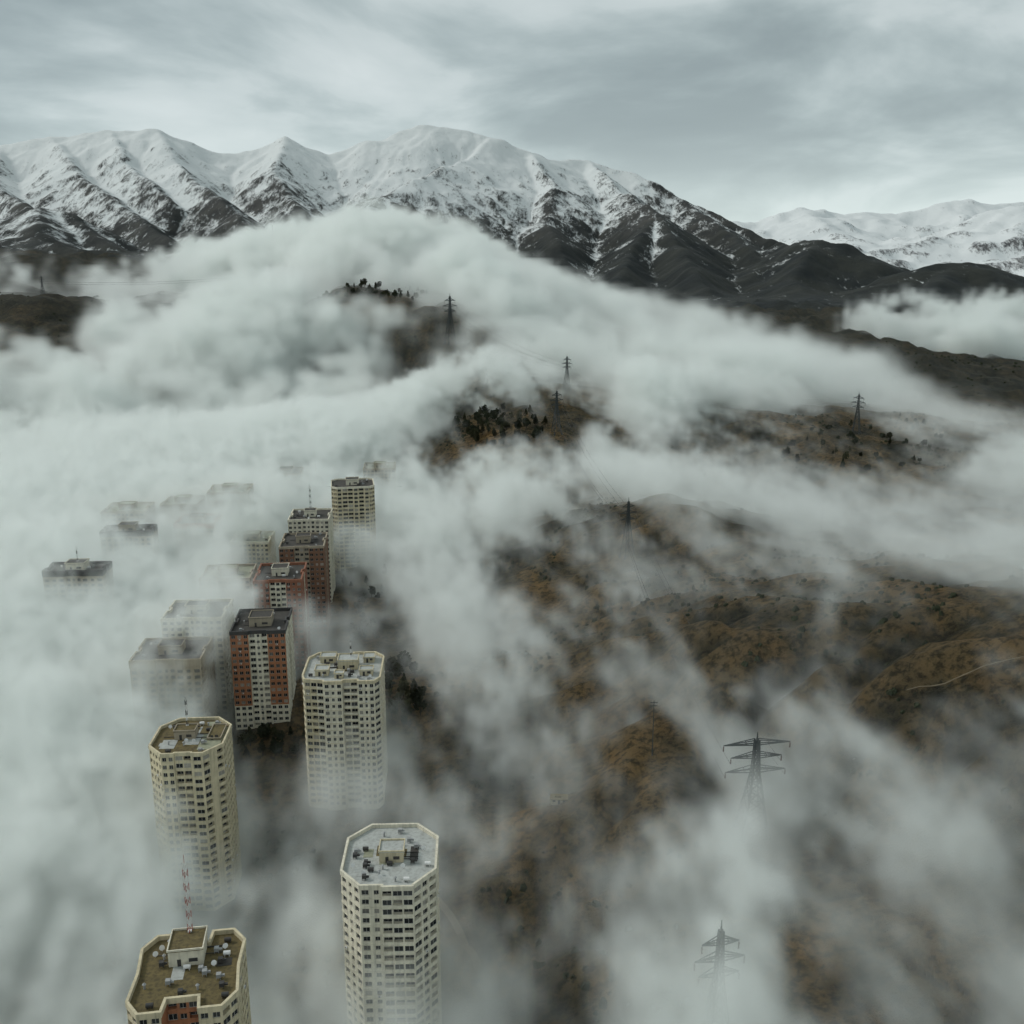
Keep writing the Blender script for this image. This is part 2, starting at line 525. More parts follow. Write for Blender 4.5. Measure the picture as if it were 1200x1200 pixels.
spos = n_.n('ShaderNodeSeparateXYZ'); n_.l(p, spos.inputs[0])
wood = n_.math('MULTIPLY', n_.math('SUBTRACT', spos.outputs[1], 1250.0), 1 / 600.0, True)
cc = n_.mix(n_.math('MULTIPLY', wood, 0.85), cc, n_.ramp(g2, ((0.35, (0.012, 0.016, 0.013)), (0.65, (0.036, 0.036, 0.026)))))
n_.bump(n_.math('ADD', g3, n_.noise(p, 1.3, 4, 0.7)), 2.2, 1.0)
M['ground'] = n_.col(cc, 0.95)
n_ = NT('dirt_track')
p = n_.pos()
M['track'] = n_.col(n_.ramp(n_.noise(p, 0.2, 4), ((0.3, (0.08, 0.064, 0.04)), (0.7, (0.13, 0.105, 0.068)))), 0.95)
n_ = NT('asphalt')
M['asphalt'] = n_.col(n_.ramp(n_.noise(n_.pos(), 0.4, 4), ((0.3, (0.06, 0.06, 0.058)), (0.7, (0.10, 0.10, 0.095)))), 0.9)

def mountain_mat(name, snow, rock1, rock2, low1, low2):
    n = NT(name)
    p = n.pos()
    at = n.n('ShaderNodeAttribute', attribute_name='snow_haze_cover')
    lo = n.n('ShaderNodeAttribute', attribute_name='alpine')
    f = n.noise(p, 0.012, 7, 0.65)
    fs = n.noise(p, 0.022, 8, 0.78, scl=(1.0, 0.4, 0.6), dist=0.6)
    m = n.math('ADD', at.outputs['Fac'], n.math('MULTIPLY', n.math('SUBTRACT', fs, 0.5), 2.0))
    m = n.ramp(n.math('SUBTRACT', m, n.math('MULTIPLY', n.math('SUBTRACT', n.noise(p, 0.07, 5, 0.7, scl=(1.0, 0.35, 0.5)), 0.47), 1.0)), ((0.26, (0, 0, 0)), (0.66, (1, 1, 1))))
    rock = n.ramp(f, ((0.35, rock1), (0.65, rock2)))
    low = n.ramp(n.noise(p, 0.006, 7, 0.62), ((0.35, low1), (0.65, low2)))
    g = n.mix(lo.outputs['Fac'], low, rock)
    c = n.mix(m, g, snow)
    n.bump(f, 22, 0.45)
    return n.col(c, 0.9)
M['mountain'] = mountain_mat('snowy_mountain', (0.60, 0.63, 0.63), (0.022, 0.025, 0.026), (0.06, 0.06, 0.055), (0.010, 0.014, 0.015), (0.026, 0.029, 0.025))
M['far_mountain'] = mountain_mat('far_snowy_hazy_mountain', (0.62, 0.65, 0.655), (0.05, 0.055, 0.06), (0.12, 0.12, 0.12), (0.05, 0.05, 0.05), (0.08, 0.08, 0.075))

# ------------------------------------------------------------------ ground sheet and mountains
def grid_mesh(name, xs, ys, Z, mat, attrs=None):
    nx, ny = len(xs), len(ys)
    X, Y = np.meshgrid(xs, ys, indexing='ij')
    co = np.stack([X, Y, Z], -1).reshape(-1, 3).astype(np.float32)
    i, j = np.meshgrid(np.arange(nx - 1), np.arange(ny - 1), indexing='ij')
    a = (i * ny + j).ravel()
    fq = np.stack([a, a + ny, a + ny + 1, a + 1], 1).astype(np.int32)
    me = bpy.data.meshes.new(name)
    me.vertices.add(len(co)); me.vertices.foreach_set('co', co.ravel())
    me.loops.add(fq.size); me.loops.foreach_set('vertex_index', fq.ravel())
    me.polygons.add(len(fq)); me.polygons.foreach_set('loop_start', np.arange(0, fq.size, 4, dtype=np.int32))
    me.polygons.foreach_set('use_smooth', np.ones(len(fq), bool))
    for k, v in (attrs or {}).items():
        at = me.attributes.new(k, 'FLOAT', 'POINT')
        at.data.foreach_set('value', np.asarray(v, np.float32).ravel())
    me.materials.append(mat)
    me.update(calc_edges=True)
    return link(bpy.data.objects.new(name, me))
def stretched(lo, d0, d1, hi, step, grow):
    a = list(np.arange(d0, d1 + 0.1, step))
    s, x = step, a[-1]
    while x < hi:
        s *= grow; x += s; a.append(x)
    s, x = step, a[0]
    while x > lo:
        s *= grow; x -= s; a.insert(0, x)
    return np.array(a)
gx = stretched(-4200, -700, 800, 4200, 5.0, 1.05)
gy = stretched(-600, 150, 1350, 3050, 5.0, 1.03)
GX, GY = np.meshgrid(gx, gy, indexing='ij')
GZ = H(GX, GY)
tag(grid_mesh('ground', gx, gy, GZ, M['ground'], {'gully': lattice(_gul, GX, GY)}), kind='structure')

def mountains(name, xs, ys, Z, cell, iters, k, mask, snow_fn, mat):
    Z0 = Z.copy()
    Z, A = erode(Z, cell, iters, k, mask)
    gxx, gyy = np.gradient(Z, cell)
    slope = np.hypot(gxx, gyy)
    B = Z.copy()
    for _ in range(10):
        S = np.pad(B, 1, mode='edge')
        B = (S[:-2, 1:-1] + S[2:, 1:-1] + S[1:-1, :-2] + S[1:-1, 2:] + B) / 5
    curv = (Z - B)                      # >0 on ribs, <0 in gullies
    X, Y = np.meshgrid(xs, ys, indexing='ij')
    sn, alp = snow_fn(X, Y, Z, slope, curv)
    return tag(grid_mesh(name, xs, ys, Z, mat, {'snow_haze_cover': sn, 'alpine': alp}), kind='structure')

C1 = 16.0
mx = np.arange(-5200, 5600, C1); my = np.arange(2900, 8500, C1)
MX, MY = np.meshgrid(mx, my, indexing='ij')
MZ = H(MX, MY) - 8 * sstep(3060, 3000, MY)
nz_s = Tile2(512, 16.0, 700, 1.5, 31)
def snow_main(X, Y, Z, slope, curv):
    line = 500 + 70 * nz_s(X, Y) + 0.06 * np.maximum(X, 0)
    hgt = np.clip((Z - line) / 300.0, -1.4, 0.9)
    s = 0.5 + 0.45 * hgt - 0.03 * np.clip(curv, -8, 12) - 0.6 * np.clip(slope - 0.6, -0.25, 1.0)
    s += 0.25 * sstep(750, 1000, Z)
    return s, sstep(250, 560, Z + 40 * nz_s(Y, X))
mountains('mountain_range', mx, my, MZ, C1, 12, 0.24, sstep(3100, 3600, MY), snow_main, M['mountain'])
C2 = 45.0
fx = np.arange(-500, 10500, C2); fy = np.arange(8000, 15000, C2)
FX, FY = np.meshgrid(fx, fy, indexing='ij')
FZ = np.maximum(ridge_field(FX, FY, FAR_RIDGES), 100) + 30 * nz_m1(FX, FY) + 10 * nz_m2(FX, FY)
def snow_haze_far(X, Y, Z, slope, curv):  # real snow, plus distant haze painted in as extra white cover
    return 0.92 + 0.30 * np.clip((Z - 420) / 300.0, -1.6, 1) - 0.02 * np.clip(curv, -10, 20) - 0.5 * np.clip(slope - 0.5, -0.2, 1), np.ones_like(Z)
mountains('far_mountain_range', fx, fy, FZ, C2, 10, 0.9, np.ones_like(FZ), snow_haze_far, M['far_mountain'])

# ------------------------------------------------------------------ tracks and roads laid on the ground
def ribbon(name, px_pts, width, mat, lift=0.3):
    w = [hit(*p) for p in px_pts]
    pts = []
    for (ax, ay, _), (bx, by, _) in zip(w[:-1], w[1:]):
        n = max(2, int(math.hypot(bx - ax, by - ay) / 4))
        pts += [(ax + (bx - ax) * i / n, ay + (by - ay) * i / n) for i in range(n)]
    pts.append(w[-1][:2])
    pts = np.array(pts)
    for _ in range(12):
        pts[1:-1] = (pts[:-2] + pts[1:-1] * 2 + pts[2:]) / 4
    tan = np.gradient(pts, axis=0); tan /= np.linalg.norm(tan, axis=1)[:, None]
    nor = np.stack([-tan[:, 1], tan[:, 0]], 1)
    mb = MB()
    cols = [-1, -0.5, 0, 0.5, 1]
    # the bed is levelled to stand clear of the coarser ground sheet
    rows = [[pts[i] + nor[i] * c * width / 2 for c in cols] for i in range(len(pts))]
    hs = [[H(np.array([q[0] + ox for q in r for ox in (-2, 0, 2)]), np.array([q[1] + oy for q in r for oy in (-2, 0, 2)])).max() + lift for _ in (0,)][0] for r in rows]
    for i in range(len(rows) - 1):
        for c in range(len(cols) - 1):
            mb.quad((*rows[i][c], hs[i]), (*rows[i][c + 1], hs[i]), (*rows[i + 1][c + 1], hs[i + 1]), (*rows[i + 1][c], hs[i + 1]))
    return tag(mb.build(name, mat), kind='structure')
ribbon('road', [(500, 1040), (518, 1080), (540, 1112), (562, 1146)], 3.0, M['track'])
ribbon('dirt_track', [(1060, 832), (1105, 826), (1135, 812), (1165, 800), (1215, 795)], 1.0, M['track'])

# ------------------------------------------------------------------ towers
def offset(poly, d):
    n = len(poly); out = []
    for i in range(n):
        a, b, c = Vector(poly[i - 1]), Vector(poly[i]), Vector(poly[(i + 1) % n])
        e1, e2 = (b - a).normalized(), (c - b).normalized()
        n1, n2 = Vector((e1.y, -e1.x)), Vector((e2.y, -e2.x))
        k = n1 + n2
        out.append(tuple(b + k * (d / max(0.35, 1 + n1.dot(n2)))))
    return out
def octagon(W, D, cx, cy):
    w, d = W / 2, D / 2
    return [(-w + cx, -d), (w - cx, -d), (w, -d + cy), (w, d - cy), (w - cx, d), (-w + cx, d), (-w, d - cy), (-w, -d + cy)]
WIN = {}
OPEN = {  # opening kinds: width fraction, sill, head gap, recess
    'w': (0.64, 0.88, 0.55, 0.40), 'n': (0.46, 1.0, 0.65, 0.36), 'd': (0.78, 0.90, 0.60, 0.35), 'b': (0.86, 1.02, 0.30, 1.30), 'v': (0.30, 0.5, 0.5, 0.3)}
def window_mesh(w, h, kind):
    key = (round(w, 2), round(h, 2), kind)
    if key not in WIN:
        mb = MB()
        fw = 0.09
        mb.quad((-w / 2, 0, 0), (w / 2, 0, 0), (w / 2, 0, h), (-w / 2, 0, h), 0)
        xs = [(-w / 2, -w / 2 + fw), (w / 2 - fw, w / 2)] + ([(-fw / 2, fw / 2)] if w > 1.2 else [])
        for a, b in xs:
            mb.box(a, b, -0.06, 0.05, 0, h, 1)
        mb.box(-w / 2, w / 2, -0.065, 0.05, 0, fw, 1)
        mb.box(-w / 2, w / 2, -0.065, 0.05, h - fw, h, 1)
        WIN[key] = mb.mesh('window', [M['glass'], M['frame']])
    return WIN[key]
def lattice_mast(root, name, x, y, z0, h, r, mats):
    mb = MB()
    n = max(4, int(h / 2.0))
    cs = [(math.cos(a) * r, math.sin(a) * r) for a in (0.5, 0.5 + 2.094, 0.5 + 4.188)]
    for i in range(n):
        za, zb = z0 + h * i / n, z0 + h * (i + 1) / n
        m = i % 2
        for k in range(3):
            (ax, ay), (bx, by) = cs[k], cs[(k + 1) % 3]
            mb.bar((x + ax, y + ay, za), (x + ax, y + ay, zb), 0.09, m, 3)
            mb.bar((x + ax, y + ay, za), (x + bx, y + by, zb), 0.06, m, 3)
    mb.bar((x, y, z0 + h), (x, y, z0 + h * 1.12), 0.06, 0, 4)
    mb.box(x - 0.5, x + 0.5, y - 0.5, y + 0.5, z0 - 0.02, z0 + 0.4, 1)
    return mb.build(name, mats, root)

_mb = MB(); _mb.box(-0.45, 0.45, -0.4, 0.0, 0, 0.55, 0); _mb.box(-0.38, 0.1, -0.42, -0.4, 0.06, 0.49, 1)
ac_mesh = _mb.mesh('air_conditioner', [M['white_paint'], M['dark_metal']])
def tower(key, label, W, Dp, yaw, poly, faces, mats, roofm, parm, pent, windows='each', fh=3.2, mast=None, coolers=8, pent_m=None, brick_from=0, bands=False, seed=0, pwall=1.2, pdrop=0.35, extra_pents=(), cat='tower block'):
    """faces(i, length) -> column string; letters are openings, upper case letters use the second wall colour"""
    px, py, zr, zg = TW[key]
    k_ = {'b1': 0.86, 'b2': 0.95, 'b3': 0.87, 'b4': 0.95}.get(key, 1.0)
    poly = [(a * k_, b * k_) for a, b in poly]
    x, y, z, t = at_z(px, py, zr)
    base = H1(x, y) - 1.5
    root = empty('apartment_tower', (x, y, base), yaw)
    tag(root, label, cat, 'towers rising out of the mist')
    nf = max(8, int(round((zr - base) / fh)))
    top = zr - base
    z_off = top - nf * fh
    rnd = random.Random(seed * 17 + 3)
    wall, rear = MB(), MB()
    cr, sr = math.cos(yaw), math.sin(yaw)
    n = len(poly)
    count = 0
    wall.box(-0.01, 0.01, -0.01, 0.01, 0, 0.02)
    todo = []
    for i in range(n):
        A, B = Vector(poly[i]), Vector(poly[(i + 1) % n])
        L = (B - A).length
        e = (B - A) / L
        nr = Vector((e.y, -e.x))
        mid = (A + B) / 2
        wx, wy = x + mid.x * cr - mid.y * sr, y + mid.x * sr + mid.y * cr
        wn_ = (nr.x * cr - nr.y * sr, nr.x * sr + nr.y * cr)
        facing = (-wx * wn_[0] - wy * wn_[1]) > 0
        cols = faces(i, L)
        cw = L / len(cols)
        def P(s, zz, d=0.0):
            q = A + e * s - nr * d
            return (q.x, q.y, zz)
        if z_off > 0.01:
            wall.quad(P(0, 0), P(L, 0), P(L, z_off), P(0, z_off), 0)
        for ci, ch in enumerate(cols):
            s0, s1 = ci * cw, (ci + 1) * cw
            for f in range(nf):
                za, zb = z_off + f * fh, z_off + (f + 1) * fh
                m = 1 if (ch.isupper() and f >= brick_from) else 0
                kd = ch.lower()
                if kd == 's':
                    wall.quad(P(s0, za), P(s1, za), P(s1, zb), P(s0, zb), m)
                    continue
                fr, sill, head, dep = OPEN[kd]
                if kd == 'b' and rnd.random() < 0.28:
                    dep = 0.14            # balcony glazed in by its owner
                ow = cw * fr
                o0, o1 = (s0 + s1 - ow) / 2, (s0 + s1 + ow) / 2
                zs, zh = za + sill, zb - head
                wall.quad(P(s0, za), P(s1, za), P(s1, zs), P(s0, zs), m)
                wall.quad(P(s0, zh), P(s1, zh), P(s1, zb), P(s0, zb), m)
                wall.quad(P(s0, zs), P(o0, zs), P(o0, zh), P(s0, zh), m)
                wall.quad(P(o1, zs), P(s1, zs), P(s1, zh), P(o1, zh), m)
                wall.quad(P(o0, zs), P(o1, zs), P(o1, zs, dep), P(o0, zs, dep), m)
                wall.quad(P(o0, zh, dep), P(o1, zh, dep), P(o1, zh), P(o0, zh), m)
                wall.quad(P(o0, zs, dep), P(o0, zh, dep), P(o0, zh), P(o0, zs), m)
                wall.quad(P(o1, zs), P(o1, zh), P(o1, zh, dep), P(o1, zs, dep), m)
                c = A + e * ((o0 + o1) / 2) - nr * dep
                if facing and windows == 'each':
                    todo.append((f, c, zs, ow, zh - zs, e, kd))
                else:
                    q0, q1 = P(o0, zs, dep), P(o1, zs, dep)
                    rear.quad(q0, q1, P(o1, zh, dep), P(o0, zh, dep))
    todo.sort(key=lambda q: -q[0])
    for k, (f, c, zs, ow, oh, e, kd) in enumerate(todo):
        if k < 300:
            o = bpy.data.objects.new('window', window_mesh(ow, oh, kd))
            o.location = (c.x, c.y, zs)
            o.rotation_euler = (0, 0, math.atan2(e.y, e.x))
            link(o, root)
        else:
            pr = c - e * ow / 2; q = c + e * ow / 2
            rear.quad((pr.x, pr.y, zs), (q.x, q.y, zs), (q.x, q.y, zs + oh), (pr.x, pr.y, zs + oh))
    # wall-hung air conditioners under some windows
    picks = [q for q in todo if q[6] != 'b' and rnd.random() < 0.07][:26]
    if key in ('b1', 'b2', 'b3', 'b4', 'b5', 'b6'):
        for f, c, zs, ow, oh, e, kd in picks:
            dn = Vector((e.y, -e.x)); d0 = OPEN[kd][3]
            p0 = c + dn * (d0 + 0.02)
            q = bpy.data.objects.new('air_conditioner', ac_mesh)
            q.location = (p0.x, p0.y, zs - 0.62); q.rotation_euler = (0, 0, math.atan2(e.y, e.x))
            link(q, root)
    wall.build('wall', mats, root)
    if rear.f:
        tag(rear.build('window_glazing', M['glass'], root), kind='stuff')
    if key == 'b3':
        mb = MB(); mb.poly([(a, b, top + 0.06) for a, b in ((4.5, -11), (9.5, -11), (12.6, -7.5), (12.6, 8), (8, 13.5), (4.5, 13.5))])
        mb.build('roof_sheet', M['green_roof'], root)
    if bands:
        mb = MB()
        po = offset(poly, 0.14)
        for f in range(1, nf + 1):
            zz = z_off + f * fh
            for i in range(n):
                a, b, c, d = po[i], po[(i + 1) % n], poly[(i + 1) % n], poly[i]
                mb.quad((*a, zz - 0.22), (*b, zz - 0.22), (*b, zz - 0.02), (*a, zz - 0.02))
                mb.quad((*a, zz - 0.02), (*b, zz - 0.02), (*c, zz - 0.02), (*d, zz - 0.02))
                mb.quad((*d, zz - 0.22), (*c, zz - 0.22), (*b, zz - 0.22), (*a, zz - 0.22))
        mb.build('floor_band', parm, root)
    # roof deck, parapet
    mb = MB(); mb.poly([(*q, top - 0.05) for q in offset(poly, -0.2)])
    mb.build('roof_deck', roofm, root)
    mb = MB()
    po, pi = offset(poly, 0.2), offset(poly, -0.55)
    z0, z1 = top - pdrop, top + pwall
    for i in range(n):
        j = (i + 1) % n
        mb.quad((*po[i], z0), (*po[j], z0), (*po[j], z1), (*po[i], z1))
        mb.quad((*po[i], z1), (*po[j], z1), (*pi[j], z1), (*pi[i], z1))
        mb.quad((*pi[j], z0), (*pi[i], z0), (*pi[i], z1), (*pi[j], z1))
        mb.quad((*poly[i], z0), (*poly[j], z0), (*po[j], z0), (*po[i], z0))
    mb.build('parapet', parm, root)
    # stair and lift penthouse: walls, flat roof with upstand, door
    for k, (hx, hy, hw, hd, hh) in enumerate((pent,) + tuple(extra_pents)):
        mb = MB(); mb.box(hx - hw / 2, hx + hw / 2, hy - hd / 2, hy + hd / 2, top, top + hh)
        ph = mb.build('penthouse', pent_m or parm, root)
        mb = MB()
        a, b, c, d = hx - hw / 2 - 0.25, hx + hw / 2 + 0.25, hy - hd / 2 - 0.25, hy + hd / 2 + 0.25
        zz = top + hh
        mb.box(a, b, c, d, zz, zz + 0.18, 1)
        for q in ((a, b, c, c + 0.3), (a, b, d - 0.3, d), (a, a + 0.3, c + 0.3, d - 0.3), (b - 0.3, b, c + 0.3, d - 0.3)):
            mb.box(*q, zz + 0.18, zz + 0.7, 0)
        mb.build('penthouse_roof', [pent_m or parm, roofm], ph)
        mb = MB(); mb.box(hx - hw * 0.25, hx - hw * 0.25 + 1.0, hy - hd / 2 - 0.06, hy - hd / 2 - 0.004, top + 0.02, top + 2.1)
        mb.build('door', M['dark_metal'], ph)
        mb = MB(); mb.box(hx + hw * 0.08, hx + hw * 0.34, hy - hd / 2 - 0.05, hy - hd / 2 - 0.004, top + 1.1, top + 2.2)
        mb.build('vent_grille', M['dark_metal'], ph)
    # roof clutter
    inner = offset(poly, -2.2)
    xs = [q[0] for q in inner]; ys = [q[1] for q in inner]
    def inside(qx, qy):
        c = False
        for i in range(n):
            (ax, ay), (bx, by) = inner[i], inner[i - 1]
            if (ay > qy) != (by > qy) and qx < (bx - ax) * (qy - ay) / (by - ay) + ax:
                c = not c
        return c
    boxes = [(q[0], q[1], q[2] / 2 + 1.2, q[3] / 2 + 1.2) for q in (pent,) + tuple(extra_pents)]
    # patched roofing felt
    if coolers >= 12:
        for k in range(9):
            qx, qy, wx_, wy_ = rnd.uniform(min(xs), max(xs)), rnd.uniform(min(ys), max(ys)), rnd.uniform(1.2, 3.2), rnd.uniform(0.8, 4.5)
            if all(inside(qx + a * wx_, qy + b * wy_) for a in (-1, 1) for b in (-1, 1)):
                mb = MB(); zz = top - 0.03 + 0.012 * k
                mb.box(qx - wx_, qx + wx_, qy - wy_, qy + wy_, top - 0.06, zz)
                mb.build('roof_patch', rnd.choice((M['dark_roof'], M['green_roof'], M['brown_roof'], M['pale_roof'])), root)
    made = tries = 0
    while made < coolers and tries < 300:
        tries += 1
        qx, qy = rnd.uniform(min(xs), max(xs)), rnd.uniform(min(ys), max(ys))
        if not inside(qx, qy) or any(abs(qx - a) < c and abs(qy - b) < d for a, b, c, d in boxes):
            continue
        boxes.append((qx, qy, 1.6, 1.6))
        made += 1
        k = made % 5
        mb = MB()
        if k == 0:
            mb.bar((qx, qy, top - 0.05), (qx, qy, top + 1.3), 0.28, 0, 8); mb.bar((qx, qy, top + 1.3), (qx, qy, top + 1.75), 0.55, 0, 8, 0.1)
            mb.build('vent_pipe', M['metal'], root)
        elif k == 4:
            mb.bar((qx, qy, top - 0.05), (qx, qy, top + 1.0), 0.07, 0, 5)
            mb.bar((qx, qy - 0.05, top + 1.2), (qx + 0.1, qy - 0.4, top + 1.35), 0.15, 0, 10, 0.75)
            mb.build('satellite_dish', M['white_paint'], root)
        elif k == 1:
            mb.bar((qx - 0.9, qy, top + 0.85), (qx + 0.9, qy, top + 0.85), 0.6, 0, 10)
            for s in (-0.6, 0.6):
                mb.box(qx + s - 0.08, qx + s + 0.08, qy - 0.5, qy + 0.5, top - 0.05, top + 0.5)
            mb.build('water_tank', M['white_paint'] if rnd.random() < 0.5 else M['dark_metal'], root)
        else:
            for sx in (-0.5, 0.5):
                for sy in (-0.5, 0.5):
                    mb.box(qx + sx - 0.06, qx + sx + 0.06, qy + sy - 0.06, qy + sy + 0.06, top - 0.05, top + 0.5)
            mb.box(qx - 0.62, qx + 0.62, qy - 0.62, qy + 0.62, top + 0.5, top + 1.6)
            mb.box(qx + 0.62, qx + 1.5, qy - 0.3, qy + 0.3, top + 0.7, top + 1.2)
            mb.build('air_cooler', M['metal'] if k == 2 else M['dark_metal'], root)
    # service pipes across the deck
    for k in range(3 if coolers > 4 else 1):
        mb = MB(); yy = pent[1] + rnd.uniform(-pent[3], pent[3]) * 0.4
        xe = pent[0] + rnd.choice((-1, 1)) * (pent[2] / 2 + 4.5)
        if inside(xe, yy):
            mb.bar((pent[0], yy, top + 0.2), (xe, yy, top + 0.2), 0.14, 0, 6)
            mb.build('pipe', M['dark_metal'], root)
    if mast:
        mx_, my_, mz, mh, mr, mats_ = mast
        lattice_mast(root, 'antenna_mast', mx_, my_, top + mz, mh, mr, mats_)
    return root
RW = [M['red_paint'], M['white_paint']]
DW = [M['dark_metal'], M['white_paint']]

# B1: two octagonal wings joined by a recessed core
wings = [(-16, -12), (-12, -18), (-5.2, -18), (-4.6, -12.5), (4.6, -12.5), (5.2, -18), (12, -18), (16, -12), (15.2, 0), (16, 12), (12, 18), (5.2, 18), (4.6, 12.5), (-4.6, 12.5), (-5.2, 18), (-12, 18), (-16, 12), (-15.2, 0)]
def f_wings(i, L):
    if i == 3: return 'BWB'
    if i == 12: return 'BWB'
    if i in (2, 4, 11, 13): return 'S'
    if L < 8: return 'ww' if i in (1, 5, 10, 14) else 'bd'
    return 'bwbw'
tower('b1', 'brown-roofed tower with cream parapet, twin octagonal wings and red and white mast', 32, 36, R(9), wings, f_wings, [M['cream'], M['orange_brick']], M['brown_roof'], M['cream'],
      (-1, 7.5, 9, 9, 4.5), mast=(-0.8, 10.8, 4.9, 21, 0.75, RW), coolers=22, pent_m=M['white'], seed=1, pwall=1.3)
# B2: pale octagon
p2 = [(-8.5, -18), (-1.5, -18), (-1.5, -18.9), (8.5, -18.9), (8.6, -18), (15.4, -9.5), (15.4, 9.5), (8, 18), (-8, 18), (-15.4, 9.5), (-15.4, -9.5)]
def f2(i, L):
    if L < 1.5: return 's'
    return {0: 'wn', 2: 'bbb', 4: 'bwb', 10: 'wnw', 9: 'wnwnw', 5: 'bwbwb'}.get(i, 'wnw')
tower('b2', 'pale octagonal tower with silver-grey roof beside the dirt road', 31, 36, R(2), p2, f2, [M['white'], M['cream']], M['pale_roof'], M['white'], (0.5, -0.5, 7.5, 6.5, 3.6), coolers=24, bands=True, pent_m=M['cream'], seed=2)
# B3
p3 = [(-9, -18), (-3.5, -18), (-3.2, -17.2), (3.8, -17.2), (4, -18), (9, -18), (16.2, -9.5), (16.2, 9.5), (9, 18), (-9, 18), (-16.2, 9.5), (-16.2, -9.5)]
def f3(i, L):
    if L < 1.5: return 's'
    return {0: 'ww', 2: 'bb', 4: 'w', 5: 'bsb', 11: 'wnwn', 6: 'wnwwnw'}.get(i, 'wnw')
tower('b3', 'cream octagonal tower with cluttered half brown, half pale green roof', 33, 36, R(4), p3, f3, [M['cream'], M['white']], M['brown_roof'], M['cream'], (-2, 1, 8, 6, 3.4), mast=(-2, 3.5, 3.4, 11, 0.4, DW), coolers=16, pent_m=M['tan'], seed=3, extra_pents=((9.5, 3, 5, 12, 0.5),))
# B4
p4 = [(-17, -15), (-8, -17), (-7.6, -18.5), (1, -18.5), (1.2, -16.6), (8, -16.6), (8.3, -18.5), (16, -18.5), (18.6, -14), (18.6, 12), (14, 18), (3, 18), (3, 16), (-6, 16), (-6, 18.5), (-14, 18.5), (-18.6, 12), (-18.6, -10)]
def f4(i, L):
    if L < 2.1: return 's'
    return {0: 'DBb', 2: 'wnw', 4: 'bb', 6: 'wnw', 17: 'Db', 8: 'wbwbw', 7: 'd'}.get(i, 'wnw')
tower('b4', 'broad cream tower with jumbled stepped roof walls and floor bands', 38, 38, R(3), p4, f4, [M['white'], M['cream']], M['pale_roof'], M['cream'], (2, 2, 9, 8, 4.2), mast=(3, 4, 4.2, 7, 0.35, DW), coolers=20, bands=True, seed=4,
      extra_pents=((-9, -6, 6, 6, 2.6), (11, -7, 6, 5, 2.4), (-8, 9, 7, 6, 2.8), (11, 9, 5, 6, 2.2), (-1, -10, 4, 4, 2)))
# B5-B7: brick slabs with a pale centre strip
def slab(W, D, b=2.0):
    w, d = W / 2, D / 2
    return [(-w, -d), (-4.6, -d), (-4.4, -d + 0.9), (4.4, -d + 0.9), (4.6, -d), (w, -d), (w, -2.6), (w - 1.3, -2.4), (w - 1.3, 2.4), (w, 2.6), (w, d), (-w, d), (-w, 2.6), (-w + 1.3, 2.4), (-w + 1.3, -2.4), (-w, -2.6)]
def f5(i, L):
    if L < 1.6: return 's'
    return {0: 'WWW', 2: 'bnb', 4: 'WWW', 5: 'wnw', 7: 'b', 9: 'wnw'}.get(i, 'WnW')
def f6(i, L):
    if L < 1.6: return 's'
    return {0: 'WNW', 2: 'bwb', 4: 'WNW', 5: 'WNW', 7: 'B', 9: 'WNW'}.get(i, 'WNW')
tower('b5', 'red brick tower with white balcony strip and dark roof, lower floors cream', 27, 34, R(6), slab(27, 34), f5, [M['white'], M['orange_brick']], M['dark_roof'], M['dark_metal'], (0, -1, 11, 11, 4.4), coolers=6, pent_m=M['tan'], brick_from=4, seed=5, pwall=1.6)
tower('b6', 'darker red brick tower with pale centre strip, directly behind the brick tower with cream base', 27, 34, R(6), slab(27, 34), f6, [M['white'], M['brick']], M['dark_roof'], M['brick'], (0, 0, 9, 10, 4.2), coolers=8, pent_m=M['white'], seed=6, pwall=1.5)
tower('b7', 'brown brick tower between the red brick tower and the white mast tower', 28, 34, R(6), slab(28, 34), f6, [M['tan'], M['brick_brown']], M['dark_roof'], M['tan'], (0, 0, 9, 9, 4), coolers=8, pent_m=M['tan'], seed=7)
tower('b8', 'white tower with tall roof mast behind the brown brick tower', 28, 32, R(5), slab(28, 32), lambda i, L: 's' if L < 1.6 else 'wnw', [M['white'], M['white']], M['dark_roof'], M['white'], (0, 0, 8, 8, 4), mast=(0, 2, 4, 17, 0.6, DW), coolers=8, seed=8)
tower('b9', 'isolated cream tower at the far end of the row, its foot lost in mist', 33, 33, R(10), octagon(33, 32, 4, 4), lambda i, L: 'bwb' if i in (1, 7) else 'wbbwbw' if L > 12 else 'dw', [M['cream'], M['white']], M['dark_roof'], M['white'], (0, 0, 10, 9, 4), coolers=8, seed=9, windows='each')
